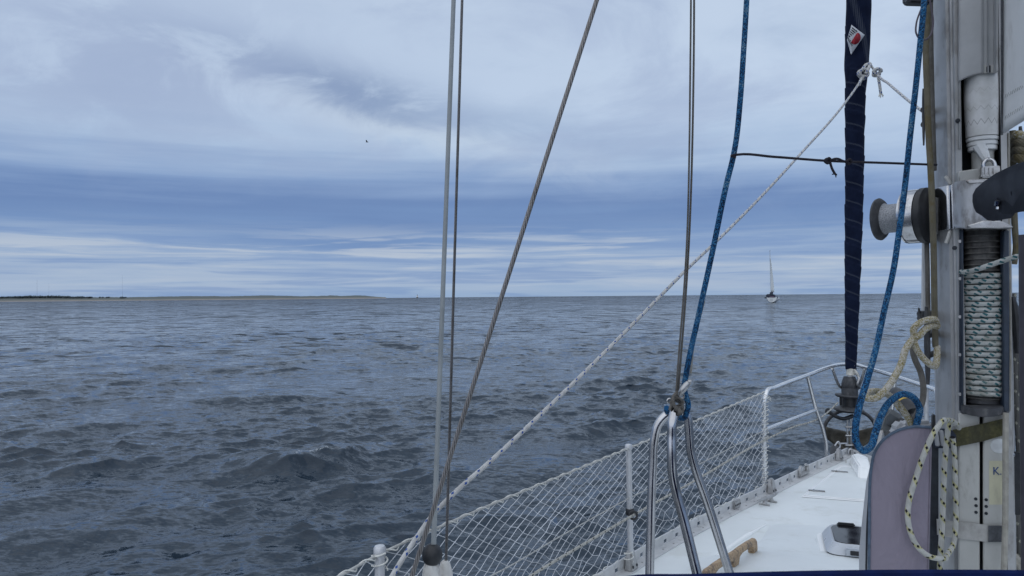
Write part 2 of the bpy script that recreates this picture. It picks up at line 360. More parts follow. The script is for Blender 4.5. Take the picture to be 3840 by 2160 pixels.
# teak
teak, t_, b_ = newmat('weathered_teak'); g_ = t_.add('ShaderNodeTexCoord').outputs['Object']
mp = t_.add('ShaderNodeMapping'); mp.inputs['Rotation'].default_value = (0, 0, rad(-49)); mp.inputs['Scale'].default_value = (14, 160, 160); t_.l.new(g_, mp.inputs[0])
gr = t_.noise(mp.outputs[0], 1, 5, .65, .4)
cc = t_.ramp(gr, [(.28, (.10, .065, .04, 1)), (.42, (.30, .20, .12, 1)), (.55, (.47, .34, .21, 1)), (.75, (.40, .34, .27, 1))])
cc = t_.mix(t_.ss(t_.noise(g_, 30, 5, .7), .48, .62, 0, .75), cc, (.11, .09, .075, 1))
t_.put(b_.inputs['Base Color'], cc); b_.inputs['Roughness'].default_value = .75
bn = t_.add('ShaderNodeBump'); bn.inputs['Strength'].default_value = .5; bn.inputs['Distance'].default_value = .001; t_.put(bn.inputs['Height'], gr); t_.l.new(bn.outputs[0], b_.inputs['Normal'])

# ------------------------------------------------------------------ sea: one sheet, waves as real relief
def build_sea():
    f1 = 731.0; h = CAM_H
    vs = np.concatenate([np.linspace(640, 300, 40), np.linspace(300, 3.0, 690)[1:]])
    rr = h*f1/vs
    rr = np.concatenate([[0.4, 1.2], rr, np.geomspace(rr[-1]*1.15, 70000, 40)])
    dense = np.arange(-43, 43.01, .1)
    ang = np.radians(np.concatenate([dense, np.linspace(45, 315, 70)]))
    nr, na = len(rr), len(ang)
    Rg, Ag = np.meshgrid(rr, ang, indexing='ij')
    X = Rg*np.sin(Ag); Y = Rg*np.cos(Ag)
    dr = np.gradient(rr)[:, None]*np.ones((1, na)); da = np.gradient(ang)[None, :]*Rg
    X0, Y0 = X.ravel(), Y.ravel(); dr = dr.ravel(); da = np.abs(da).ravel()
    ca, sa = np.sin(Ag).ravel(), np.cos(Ag).ravel()
    Zv = np.zeros_like(X0); DX = np.zeros_like(X0); DY = np.zeros_like(X0)
    n = 110
    lam = np.geomspace(.22, 11, n); main = math.radians(-62)        # waves travel towards the camera, a little to the right
    amp = lam**.78*np.exp(-(lam/3.4)**2.0); amp *= rng.uniform(.6, 1.4, n)
    amp *= .034/math.sqrt((amp**2).sum()/2)
    def field(l0, l1, m, seed):
        rg = np.random.default_rng(seed); f_ = np.zeros_like(X0)
        for _ in range(m):
            l_ = rg.uniform(l0, l1); th_ = rg.uniform(0, 6.28); f_ += np.cos(2*math.pi/l_*(math.cos(th_)*X0+math.sin(th_)*Y0)+rg.uniform(0, 6.28))
        return f_/math.sqrt(m/2)
    gm1 = np.clip(.85+.45*field(7, 22, 9, 5), .15, 1.9); gm2 = np.clip(.85+.4*field(4, 12, 9, 6), .2, 1.8)
    for i in range(n):
        sp = .42 if lam[i] > 2 else .75
        th = main + rng.normal(0, sp); kx, ky = math.cos(th), math.sin(th); k = 2*math.pi/lam[i]; ph = rng.uniform(0, 6.28)
        proj = np.abs(kx*ca+ky*sa)*dr + np.abs(kx*sa-ky*ca)*da
        att = np.clip((lam[i]/np.maximum(proj, 1e-6)-2.2)/2.5, 0, 1)
        phs = k*(kx*X0+ky*Y0)+ph
        s_, c_ = np.sin(phs), np.cos(phs); a_ = amp[i]*att*(gm1 if lam[i] < 3.2 else 1)*(gm2 if lam[i] < 1.2 else 1)
        Zv += a_*c_ ; q_ = (1.25 if lam[i] < 1.6 else 1.0)*a_
        DX -= q_*kx*s_; DY -= q_*ky*s_
    foam = np.zeros_like(X0)
    # a few steeper crests standing out of the chop
    for (u, v, hh, L, W, th, fo) in [(1110, 1738, .22, 1.05, .95, rad(-60), 1), (940, 1500, .17, 1.2, 1.3, rad(-70), .4), (330, 1740, .10, 1.0, 1.4, rad(-60), 0), (1900, 1480, .10, 1.2, 1.6, rad(-75), 0)]:
        p = PZ(u, v, 0.05); kx, ky = math.cos(th), math.sin(th)
        a_ = (X0-p.x)*kx+(Y0-p.y)*ky; b_ = -(X0-p.x)*ky+(Y0-p.y)*kx
        a_ = a_ + .30*b_*b_/W + .05*np.sin(b_*7)+.03*np.sin(b_*17+1)
        fr = np.where(a_ > 0, a_/(L*.33), a_/(L*.8)); e = np.exp(-fr**2)*np.exp(-(b_/W)**2)
        Zv += hh*e; DX += kx*hh*.45*e; DY += ky*hh*.45*e
        foam = np.maximum(foam, fo*np.exp(-((a_+.0)/.055)**2)*np.exp(-((b_-.22)/(W*.42))**2))
    V = np.stack([X0+DX, Y0+DY, Zv], 1)
    idx = np.arange(nr*na).reshape(nr, na); nx = np.roll(idx, -1, axis=1)
    quads = np.stack([idx[:-1], nx[:-1], nx[1:], idx[1:]], -1).reshape(-1, 4)
    me = bpy.data.meshes.new('sea'); nv, nq = len(V), len(quads)
    me.vertices.add(nv); me.vertices.foreach_set('co', V.astype(np.float32).ravel())
    me.loops.add(nq*4); me.loops.foreach_set('vertex_index', quads[:, ::-1].astype(np.int32).ravel())
    me.polygons.add(nq); me.polygons.foreach_set('loop_start', (np.arange(nq)*4).astype(np.int32))
    try: me.polygons.foreach_set('loop_total', np.full(nq, 4, np.int32))
    except Exception: pass
    at = me.attributes.new('foam', 'FLOAT', 'POINT'); at.data.foreach_set('value', foam.astype(np.float32))
    me.update(calc_edges=True); me.polygons.foreach_set('use_smooth', np.ones(nq, bool))
    m, t, b = newmat('sea_water'); g = t.add('ShaderNodeNewGeometry').outputs['Position']
    ln = t.add('ShaderNodeVectorMath', operation='LENGTH'); t.put(ln.inputs[0], g); dist = ln.outputs['Value']
    b.inputs['IOR'].default_value = 1.333
    fm = t.add('ShaderNodeAttribute', attribute_name='foam').outputs['Fac']
    fo = t.math('MULTIPLY', t.ss(fm, .25, .8), t.ss(t.noise(g, 30, 6, .8), .50, .60, 0, .8))
    t.put(b.inputs['Base Color'], t.mix(fo, (.023, .037, .054, 1), (.6, .64, .66, 1)))
    t.put(b.inputs['Roughness'], t.math('ADD', t.ss(dist, 8, 260, .06, .16), t.math('MULTIPLY', fo, .5)))
    rot = t.add('ShaderNodeMapping'); rot.inputs['Rotation'].default_value = (0, 0, rad(-22)); rot.inputs['Scale'].default_value = (.45, 1, 1); t.l.new(g, rot.inputs[0]); rp = rot.outputs[0]
    # wavelets too small for the relief: slopes from noise at several sizes, the larger ones taking over with distance
    tot = None
    for k, (scl, amt) in enumerate(((38.0, t.ss(dist, 8, 25, .20, .05)), (15.0, t.ss(dist, 10, 40, .25, .12)), (5.0, t.ss(dist, 8, 50, .18, .17)), (1.9, t.ss(dist, 12, 50, .05, .20)), (.75, t.ss(dist, 25, 90, .0, .26)), (.20, t.ss(dist, 70, 260, .0, .26)), (.045, t.ss(dist, 200, 700, .0, .24)), (.012, t.ss(dist, 600, 2200, .0, .2)))):
        nz = t.add('ShaderNodeTexNoise'); t.put(nz.inputs['Vector'], rp); nz.inputs['Scale'].default_value = scl; nz.inputs['Detail'].default_value = 2.5; nz.inputs['Roughness'].default_value = .55; nz.inputs['Distortion'].default_value = .35
        sb = t.add('ShaderNodeVectorMath', operation='SUBTRACT'); t.put(sb.inputs[0], nz.outputs['Color']); sb.inputs[1].default_value = (.5, .5, .5)
        sc_ = t.add('ShaderNodeVectorMath', operation='SCALE'); t.put(sc_.inputs[0], sb.outputs[0]); t.put(sc_.inputs['Scale'], t.math('MULTIPLY', amt, 4.2))
        if tot is None: tot = sc_.outputs[0]
        else:
            ad = t.add('ShaderNodeVectorMath', operation='ADD'); t.put(ad.inputs[0], tot); t.put(ad.inputs[1], sc_.outputs[0]); tot = ad.outputs[0]
    fl = t.scale(tot, (.6, 1, 0))
    # short steep wavelet fronts, scattered
    for scl, lo_, near, far_, pk in ((2.4, .58, 8, 20, .42), (.9, .55, 20, 50, .75), (.30, .54, 50, 120, .85), (.10, .53, 150, 350, .8), (.03, .53, 450, 1200, .7)):
        nz = t.noise(t.scale(rp, (1.3, 1, 1)), scl, 3, .6, .6); on = t.math('MULTIPLY', t.ss(nz, lo_, lo_+.10), t.ss(dist, near, far_, 0, pk))
        fr = t.comb(t.math('MULTIPLY', on, .42), t.math('MULTIPLY', on, -.9), 0)
        ad = t.add('ShaderNodeVectorMath', operation='ADD'); t.put(ad.inputs[0], fl); t.put(ad.inputs[1], fr); fl = ad.outputs[0]
    ad = t.add('ShaderNodeVectorMath', operation='ADD'); t.put(ad.inputs[0], t.add('ShaderNodeNewGeometry').outputs['Normal']); t.put(ad.inputs[1], fl)
    nm = t.add('ShaderNodeVectorMath', operation='NORMALIZE'); t.put(nm.inputs[0], ad.outputs[0]); t.l.new(nm.outputs[0], b.inputs['Normal'])
    me.materials.append(m)
    o = bpy.data.objects.new('sea', me); link(o, (0, 0, 0), None); o['kind'] = 'structure'; o['label'] = 'choppy grey blue open sea reaching to the horizon'
build_sea()

# ------------------------------------------------------------------ far coast
def interp(pts, u):
    xs = [p[0] for p in pts]; return float(np.interp(u, xs, [p[1] for p in pts]))
land_m, t_, b_ = newmat('dune_land'); g_ = t_.add('ShaderNodeNewGeometry').outputs['Position']
zz_ = t_.sep(g_)[2]; nn = t_.noise(t_.scale(g_, (.02, .02, .15)), 1, 5, .65)
hgt = t_.math('ADD', zz_, t_.math('MULTIPLY', t_.math('SUBTRACT', nn, .5), 7))
cc = t_.mix(t_.ss(hgt, 1.2, 3.2), (.27, .235, .22, 1), (.15, .15, .13, 1)); cc = t_.mix(t_.ss(hgt, 4.0, 8.5), cc, (.09, .105, .10, 1))  # shore tones dulled, slight bluish haze put into the colour
t_.put(b_.inputs['Base Color'], cc); b_.inputs['Roughness'].default_value = .95
wood_m = simple('hazed_foliage', (.055, .075, .085, 1), .95, 0, .05, .25)  # lighter and bluer: distance haze put into the foliage colour
DC = 3000.
def zat(u, v, d): return P(u, v, d).z
top = [(-300, 1113), (0, 1117), (120, 1116), (330, 1117), (420, 1117), (560, 1116), (660, 1113), (860, 1113), (1020, 1110), (1130, 1113), (1180, 1112), (1240, 1108), (1280, 1111), (1330, 1108), (1380, 1110), (1420, 1113), (1455, 1115.5)]
us = np.arange(-420, 1456, 5.)
gl = G(); nrow = 6; V_ = []
for i, u in enumerate(us):
    zt = max(.3, 3.2*min(1, (1470-u)/420) + zat(u, interp(top, u), DC) + rng.normal(0, .35) + .8*math.sin(u*.05)*math.sin(u*.017)) if u < 1450 else .2
    for j in range(nrow):
        t = j/(nrow-1); d = DC - 120 + 300*t
        zz2 = -.6 + (zt+.6)*(0, .12, .35, .75, 1, .8)[j]
        p = P(u, 1100, d); V_.append((p.x, p.y, zz2))
F_ = [[i*nrow+j, (i+1)*nrow+j, (i+1)*nrow+j+1, i*nrow+j+1] for i in range(len(us)-1) for j in range(nrow-1)]
o = gl.add(V_, F_).build('dune_coast', land_m); o['kind'] = 'structure'; o['label'] = 'low sandy dune coast along the left horizon'
# woodland on it: one dark mass made of many crowns
def crowns(lst, name, label, single=False):
    gw = G()
    for (u, v0, v1, wpx) in lst:
        d = DC+60; p0 = P(u, v1, d); hgt = (v1-v0)/FPX*d; wd = wpx/FPX*d/2
        base = Vector((p0.x, p0.y, p0.z-2))
        for k in range(9):
            c = base + Vector((rng.normal(0, wd*.45), rng.normal(0, wd*.4), hgt*rng.uniform(.35, .8)))
            bm = bmesh.new(); bmesh.ops.create_icosphere(bm, subdivisions=1, radius=1)
            rr_ = wd*rng.uniform(.4, .62); vv = [c+Vector((p.co.x*rr_, p.co.y*rr_, p.co.z*min(rr_*.8, hgt*.42)*rng.uniform(.7, 1.15))) for p in bm.verts]
            bm.verts.index_update(); gw.add(vv, [[q_.index for q_ in f_.verts] for f_ in bm.faces]); bm.free()
    return gw.build(name, wood_m, smooth=False)
wtop = [(-300, 1112), (0, 1113.5), (90, 1111), (110, 1108.5), (130, 1111), (200, 1109), (230, 1110), (260, 1111), (278, 1115), (300, 1110.5), (320, 1115)]
lst = [(u+rng.normal(0, 2), interp(wtop, u)-2.5+rng.normal(0, .5), 1118, rng.uniform(12, 18)) for u in np.arange(-300, 322, 5.5)]
o = crowns(lst, 'far_woodland', ''); o['kind'] = 'stuff'; o['label'] = 'dark conifer woodland along the far left shore'; o['category'] = 'woodland'
for (u, v0, wd, lab) in [(340, 1113, 26, 'dark flat thicket just right of the far woodland'), (373, 1113.5, 9, 'small round far tree left of the paired crowns on the shore'), (385, 1113, 7, 'middle small round tree of the far shore trio'), (405, 1113.5, 13, 'rightmost small round tree of the far shore trio'), (459, 1113.5, 24, 'low dark bush alone on the dune crest under the radio mast')]:
    t = thing('far_tree', lab, 'tree', P(u, 1118, DC+60), 'lone trees on the far shore')
    o = crowns([(u, v0-2.5, 1117, wd)], 'crown', ''); w0 = WORLD[o.name]; o.parent = t; o.location = w0-WORLD[t.name]
    G().tube([P(u, 1121, DC+60), P(u, 1116, DC+60)], .5, 5).build('trunk', wood_m, t)
lat = simple('lattice_grey', (.30, .34, .42, 1), .8)
for (u, v0, rad_, lab) in [(139, 1050, .55, 'thin grey radio mast above the left end of the woodland'), (183, 1062, .3, 'fainter short radio mast right of the left one'), (459, 1032, .4, 'tall thin radio mast above the bare dunes')]:
    t = thing('radio_mast', lab, 'mast', P(u, 1117, DC+200), 'radio masts behind the coast')
    G().tube([P(u, 1117, DC+200), P(u, (v0+1117)/2, DC+200), P(u, v0, DC+200)], [rad_*.9, rad_*.7, rad_*.4], 5, sm=False).build('shaft', lat, t)
    G().tube([P(u-1.6, v0+14, DC+200), P(u+1.6, v0+14, DC+200)], rad_*.45, 5).build('cross_arm', lat, t)
# sea beacon
t = thing('sea_beacon', 'tiny white lighthouse tower on a dark base off the headland', 'lighthouse', P(1565, 1116, 2600))
k = 2600/FPX; b0 = P(1565, 1116, 2600); b0.z = .6
G().lathe([(4*k, 0), (4*k, 3.2*k), (3.4*k, 3.5*k)], b0, Z, 12).build('base', simple('beacon_dark', (.05, .06, .07, 1), .8), t)
G().lathe([(3.4*k, 3.5*k), (2.4*k, 9.5*k)], b0, Z, 12).build('tower', simple('beacon_white', (.75, .75, .73, 1), .7), t)
G().lathe([(2.1*k, 9.5*k), (2.1*k, 10*k), (1.1*k, 10.1*k), (1.1*k, 12*k), (.2*k, 13.4*k)], b0, Z, 12).build('lantern', MATS['beacon_dark'], t)
# gull
t = thing('sea_bird', 'tiny dark bird flying below the pale clouds', 'bird', P(1375, 533, 90))
bm_ = simple('bird_grey', (.10, .10, .11, 1), .8); k = 90/FPX
G().tube([P(1371, 533, 90), P(1373.5, 532.6, 90), P(1376, 532.8, 90), P(1379, 533.4, 90)], [.01, 1.3*k, 1.2*k, .01], 8).build('body', bm_, t)
for sgn in (-1, 1):
    o_ = P(1375, 532.5, 90)
    G().prism([o_+Vector((-.05, 0, 0)), o_+Vector((.06, 0, 0)), o_+Vector((.10, sgn*.35, .16)), o_+Vector((.02, sgn*.8, .05)), o_+Vector((-.02, sgn*.35, .14))], Vector((0, 0, .012))).build('wing', bm_, t)

# ------------------------------------------------------------------ distant yacht, seen from astern
YD = 196.
def Y(u, v, dd=0.): return P(u, v, YD+dd)
yt = thing('distant_yacht', 'white sailing yacht seen from astern with one narrow sail up', 'sailboat', Vector((P(2893, 1133, YD).x, P(2893, 1133, YD).y, 0)))
yw = simple('yacht_white', (.78, .80, .80, 1), .3); yd = simple('yacht_dark_canvas', (.02, .025, .045, 1), .8); ys = simple('yacht_sail', (.84, .88, .87, 1), .7); ym = simple('yacht_spar', (.40, .43, .46, 1), .5)
sec = [(2875, 1116), (2911, 1116), (2912, 1120), (2909, 1127), (2902, 1132), (2893, 1134), (2884, 1131), (2878, 1125)]
aft = [Y(u, v) for u, v in sec]
mid = [Y(2893+(u-2893)*1.45+4, v+(0 if v < 1121 else 1), 5) for u, v in sec]; bow = [Y(2899+(u-2893)*.12+6, v-1.5, 11) for u, v in sec]
gh = G(); n = len(sec)
gh.add(aft+mid+bow, [list(range(n))[::-1], list(range(2*n, 3*n))]+[[k*n+i, k*n+(i+1) % n, (k+1)*n+(i+1) % n, (k+1)*n+i] for k in (0, 1) for i in range(n)])
hl = gh.build('hull', yw, yt)
G().prism([Y(2886, 1119, -.03), Y(2899, 1119, -.03), Y(2897, 1129, -.03), Y(2888, 1129, -.03)], vF*.02).build('transom_panel', simple('yacht_grey', (.6, .62, .63, 1), .5), hl)
G().tube([Y(2895, 1118, 5), Y(2891, 1097, 5), Y(2887, 939, 5)], .06, 8, sm=False).build('mast', ym, yt)
gs = G(); rows = []
for i in range(15):
    t = i/14; v = 962+(1096-962)*t; wd = 20*(t**.75)*(1-.12*max(0, t-.8)/.2)*.62
    u0 = 2887.4+(v-939)*.0255
    for j in range(6):
        s_ = j/5; rows.append(Y(u0+.4+wd*s_, v, 4.9-2.5*s_+.5*math.sin(3.14*s_)))
gs.add(rows, [[i*6+j, i*6+j+1, (i+1)*6+j+1, (i+1)*6+j] for i in range(14) for j in range(5)])
o = gs.build('mainsail', ys, yt); md = o.modifiers.new('thickness', 'SOLIDIFY'); md.thickness = .02
G().tube([Y(2890, 1099, 4.8), Y(2895, 1098, 2.5), Y(2897, 1100, .8)], [.28, .3, .2], 8).build('boom_cover', yd, yt)
gh = G(); ol = [(2880, 1117), (2880, 1106), (2884, 1103), (2895, 1102.5), (2905, 1104), (2909, 1110), (2909, 1117)]
gh.prism([Y(u, v, 2) for u, v in ol], vF*1.6).build('sprayhood', yd, yt, .08)
G().prism([Y(2888, 1110, 1.9), Y(2903, 1110, 1.9), Y(2903, 1114, 1.9), Y(2888, 1114, 1.9)], vF*.05).build('window', simple('yacht_window', (.12, .08, .12, 1), .3), yt)
for u, v in ((2869.5, 1116), (2915, 1115)):
    G().lathe([(.05, 0), (.13, .06), (.13, .45), (.05, .5)], Y(u, v+3.5, .2), Z, 10).build('fender', yd, yt)
    G().tube([Y(u, v-3, .2), Y(2893+(u-2893)*.8, 1112, .5)], .02, 5).build('rail', ym, yt)
G().tube([Y(2884, 1116), Y(2887, 941, 5)], .012, 4).build('stay', ym, yt); G().tube([Y(2907, 1116, 4), Y(2888, 960, 5)], .012, 4).build('stay', ym, yt)
G().tube([Y(2884.5, 939.5, 5), Y(2890, 940, 5)], .03, 4).build('masthead_vane', ym, yt)

# ------------------------------------------------------------------ our yacht: hull, deck, toe rail
RAILPTS = [(-.62, -2.2), (-.66, -.8), (-.60, .4), (-.50, 1.2), (-.37, 1.70), (-.11, 2.20), (.16, 2.66), (.47, 3.09), (.73, 3.42), (1.15, 3.90), (1.38, 4.15), (1.78, 4.59), (2.04, 4.87), (2.24, 5.08), (2.38, 5.23)]
def crm(pts, res=8):
    P_ = [Vector((p[0], p[1], 0)) for p in pts]; L = []
    for i in range(len(P_)-1):
        p1, p2 = P_[i], P_[i+1]; p0 = P_[i-1] if i else p1*2-p2; p3 = P_[i+2] if i < len(P_)-2 else p2*2-p1
        for k in range(res):
            t = k/res; L.append(.5*((2*p1)+(p2-p0)*t+(2*p0-5*p1+4*p2-p3)*t*t+(3*p1-p0-3*p2+p3)*t**3))
    L.append(P_[-1]); return L
rail = crm(RAILPTS)
cum = [0]
for i in range(1, len(rail)): cum.append(cum[-1]+(rail[i]-rail[i-1]).length)
def rail_at(s):
    s = min(max(s, 0), cum[-1]); i = min(int(np.searchsorted(cum, s, 'right'))-1, len(rail)-2); i = max(i, 0)
    return rail[i].lerp(rail[i+1], (s-cum[i])/(cum[i+1]-cum[i]))
def rail_dir(s): return (rail_at(s+.03)-rail_at(s-.03)).normalized()
def rail_s(p):
    p = Vector((p[0], p[1], 0)); return cum[min(range(len(rail)), key=lambda i: (rail[i]-p).length)]
def mirror(p): a, b = ab(p); m = B(a, -b-.022, 0); return Vector((m.x, m.y, p[2] if len(p) > 2 else 0))

yacht = thing('sailing_yacht', 'foredeck and hull of the white yacht the photograph is taken from', 'boat', B(0, 0, 0))
port = [Vector((p.x, p.y, DECK)) for p in rail[::2]]; stbd = [mirror(p) for p in port][::-1]
for p in stbd: p.z = DECK
outl = port+stbd; n = len(outl)
gd = G(); gd.add(outl+[p-Z*.03 for p in outl], [list(range(n)), list(range(n, 2*n))[::-1]]+[[i, (i+1) % n, n+(i+1) % n, n+i] for i in range(n)])
deck = gd.build('deck', gel, yacht, smooth=False)
gh = G(); lev = []
for zz2, kb, rake in ((DECK-.032, 1.0, 0), (.7, .97, -.12), (.3, .92, -.28), (-.35, .80, -.55)):
    for p in outl:
        a, b = ab(p); q_ = B(a + rake*max(0, (a-1.5)/2.0), b*kb, 0); lev.append(Vector((q_.x, q_.y, zz2)))
gh.add(lev, [[k*n+i, k*n+(i+1) % n, (k+1)*n+(i+1) % n, (k+1)*n+i] for k in range(3) for i in range(n)]); gh.build('hull', gelw, yacht)
# low coachroof growing out of the foredeck
side = [PZ(u, v, DECK) for u, v in ((2872, 1968), (2800, 2012), (2680, 2095), (2560, 2182))]
aN, bN = ab(side[0]); a3, b3 = ab(side[3])
prof = [(aN+.05, bN+.16), (aN, bN+.03), (aN-.2, bN-.0), (aN-.6, bN-.10), (a3, b3), (a3-.6, b3-.16), (a3-1.4, b3-.22), (a3-3.2, b3-.22)]
gc = G(); V_ = []
for a, b in prof:
    hh = max(.0, .105*(aN+.05-a)); hh = min(hh, .34)
    V_ += [B(a, b-.012, DECK+.004-.004), B(a, b+.035+hh*.25, DECK+.004+hh), B(a, 0, DECK+.004+hh*1.0), B(a, -b-.035-hh*.25-.02, DECK+.004+hh), B(a, -b+.012-.02, DECK)]
gc.add(V_, [[i*5+j, i*5+j+1, (i+1)*5+j+1, (i+1)*5+j] for i in range(len(prof)-1) for j in range(4)]); coach = gc.build('coachroof', gel, yacht)
def coach_z(p):
    a, b = ab(p); return DECK+.004+min(.34, max(0, .105*(aN+.05-a)))
G().tube([Vector((p.x, p.y, DECK+.002)) for p in side], [.004, .011, .009, .006], 8).build('moulded_edge', gelw, yacht)

# toe rail: perforated web + foot
def toe_rail(mir=False):
    s0, s1 = rail_s((-.4, 1.6)), cum[-1]; hs = [0, .012, .030, .046]
    g = G(); s = s0; cells = []
    while s < s1-.02:
        e = min(s+.082, s1); cells.append((s, e, False))
        if e+.03 < s1: cells.append((e, e+.03, True))
        s = e+.03
    for (a_, b_, hole) in cells:
        m = 1 if hole else 3
        for k in range(m):
            p = rail_at(a_+(b_-a_)*k/m); q_ = rail_at(a_+(b_-a_)*(k+1)/m); nrm = Vector((rail_dir((a_+b_)/2).y, -rail_dir((a_+b_)/2).x, 0))
            for j in range(3):
                if hole and j == 1: continue
                lo_ = [p+nrm*.0, q_+nrm*.0, q_+nrm*.004, p+nrm*.004]
                if mir: lo_ = [mirror(t) for t in lo_]
                g.prism([Vector((t.x, t.y, DECK+hs[j]+.002)) for t in lo_], Z*(hs[j+1]-hs[j]))
    web = g.build('toe_rail', alu, yacht, smooth=False)
    g = G(); L = [rail_at(s0+(s1-s0)*k/60) for k in range(61)]; V_ = []
    for k, p in enumerate(L):
        d = rail_dir(s0+(s1-s0)*k/60); nrm = Vector((d.y, -d.x, 0))
        for off, zz2 in ((.003, .002), (.003, .011), (.010, .006), (.044, .005), (.046, .0015)):
            t = p+nrm*off; t = mirror(t) if mir else t; V_.append(Vector((t.x, t.y, DECK+zz2)))
    g.add(V_, [[i*5+j, i*5+j+1, (i+1)*5+j+1, (i+1)*5+j] for i in range(60) for j in range(4)]); g.build('rail_foot', alu, web)
    if not mir:
        g = G()
        L2 = [Vector((p.x, p.y, DECK+.05)) for p in L]; g.tube(L2, .0045, 6, res=2).build('rail_bead', alu, web)
        sc0 = None
        for k in range(2, 36):
            s = s0+.05+k*.1; 
            if s > s1-.1: break
            d = rail_dir(s); p = rail_at(s)+Vector((d.y, -d.x, 0))*.026
            c_ = Vector((p.x, p.y, DECK+.006))
            if sc0 is None: sc0 = G().lathe([(.0045, -.001), (.0045, .0012), (.002, .0018)], c_, Z, 8).build('screw', steel, web); scp = c_
            else: copy_to(sc0, c_-scp)
toe_rail(); toe_rail(True)

# locker lid with groove and hinges
lidp = [PZ(3010, 1864, DECK), PZ(3152, 1748, DECK)]
l0, l1 = lidp; m0, m1 = mirror(l0), mirror(l1)
for p in (m0, m1): p.z = DECK
quad = [l0, l1, m1, m0]; cen = sum(quad, Vector())/4
def inset(k): return [p+(cen-p).normalized()*k for p in quad]
lid = None
def ring(o_, i_, z0, z1, name, mat, parent):
    g = G(); n = 4
    for (r_) in (0,):
        V_ = [Vector((p.x, p.y, z0)) for p in o_]+[Vector((p.x, p.y, z1)) for p in o_]+[Vector((p.x, p.y, z1)) for p in i_]+[Vector((p.x, p.y, z0)) for p in i_]
        g.add(V_, [[k*4+i, k*4+(i+1) % 4, ((k+1) % 4)*4+(i+1) % 4, ((k+1) % 4)*4+i] for k in range(4) for i in range(4)])
    return g.build(name, mat, parent, .002, seg=1)
G().prism([Vector((p.x, p.y, DECK+.002)) for p in inset(.026)], Z*.005).build('locker_lid', gel, yacht, .002)
ring(inset(-.012), inset(.010), DECK+.001, DECK+.006, 'locker_rim', gelw, yacht)
ring(inset(.010), inset(.016), DECK+.0005, DECK+.003, 'locker_gasket', simple('gasket', (.16, .14, .12, 1), .8), yacht)
ring(inset(.016), inset(.036), DECK+.003, DECK+.0085, 'locker_border', gelw, yacht)
for (u, v) in ((3051, 1839), (3137, 1767)):
    p = PZ(u, v, DECK+.01); d = (PZ(u+45, v+4, DECK+.01)-PZ(u-18, v-1, DECK+.01)); e = Vector((-d.y, d.x, 0)).normalized()
    h = G().box(p+d*.18, d*.5, e*.010, Z*.003).build('hinge', steel, yacht, .002)
    G().tube([p-e*.014, p+e*.014], .0055, 8).build('hinge_pin', steel, h)
# moulded white pod at the stem with navy pad
pod_o = [(3182, 1735), (3216, 1729), (3262, 1748), (3275, 1800), (3218, 1797)]
g = G(); o_ = [PZ(u, v, DECK+.002) for u, v in pod_o]; cc_ = sum(o_, Vector())/5
g.prism(o_, None, top=[cc_+(p-cc_)*.72+Z*.07 for p in o_]).build('bow_pod', gelw, yacht, .008)
G().prism([P(3206, 1722, 4.85), P(3250, 1730, 4.8), P(3262, 1752, 4.75), P(3222, 1742, 4.75)], Z*-.05).build('bow_pad', navy_c, yacht, .012)

# deck hatch
hz = 1.05
hp = PZ(3088, 1957, DECK+.115); ha, hb = ab(hp)
ht = thing('deck_hatch', 'smoked glass deck hatch with grey frame beside the lilac bag', 'hatch', B(ha-.2, hb+.22, DECK))
def rrect(a0, a1, b0, b1, z, r, n=4):
    L = []
    for (ca_, cb_, st) in ((a1-r, b0+r, 0), (a1-r, b1-r, 1), (a0+r, b1-r, 2), (a0+r, b0+r, 3)):
        for k in range(n+1):
            th = math.pi/2*(st-1)+math.pi/2*k/n + math.pi/2*0
            L.append(B(ca_+r*math.cos(th), cb_+r*math.sin(th), z))
    return L
A0, A1, B0, B1 = ha-.305, ha, hb, hb+.46
zb = coach_z(B(ha-.2, hb, 0))
def loft(name, secs, mat, parent, caps=True):
    g = G(); n = len(secs[0]); V_ = [p for s_ in secs for p in s_]
    F_ = [[k*n+i, k*n+(i+1) % n, (k+1)*n+(i+1) % n, (k+1)*n+i] for k in range(len(secs)-1) for i in range(n)]
    if caps: F_ += [list(range(n))[::-1], [(len(secs)-1)*n+i for i in range(n)]]
    return g.add(V_, F_).build(name, mat, parent)
fr_g = simple('hatch_frame_grey', (.47, .50, .54, 1), .35, .15, 20, .05)
loft('base_flange', [rrect(A0-.035, A1+.02, B0-.035, B1+.035, zb-.01, .06), rrect(A0-.03, A1+.02, B0-.03, B1+.03, zb+.006, .06)], gelw, ht)
loft('seal', [rrect(A0-.006, A1+.004, B0-.006, B1+.006, zb+.004, .05), rrect(A0-.006, A1+.004, B0-.006, B1+.006, zb+.016, .05)], black, ht)
loft('frame', [rrect(A0-.01, A1+.01, B0-.01, B1+.01, zb+.016, .05), rrect(A0, A1, B0, B1, zb+.034, .05), rrect(A0+.026, A1-.006, B0+.018, B1-.018, zb+.054, .05), rrect(A0+.032, A1-.010, B0+.024, B1-.024, zb+.049, .045)], fr_g, ht)
loft('pane', [rrect(A0+.033, A1-.011, B0+.025, B1-.025, zb+.046, .04), rrect(A0+.038, A1-.016, B0+.030, B1-.030, zb+.0535, .035)], smoke, ht)
G().box(B(A1-.014, B0+.092, zb+.058), S*.037, C*.010, Z*.007).build('hinge_cover', black, ht, .005)
hd = G().box(B(A0-.008, B0+.125, zb+.032), S*.065, C*.010, Z*.016).build('handle', fr_g, ht, .004)
G().box(B(A0-.020, B0+.13, zb+.032), S*.052, C*.003, Z*.009).build('handle_slot', black, hd, .002)

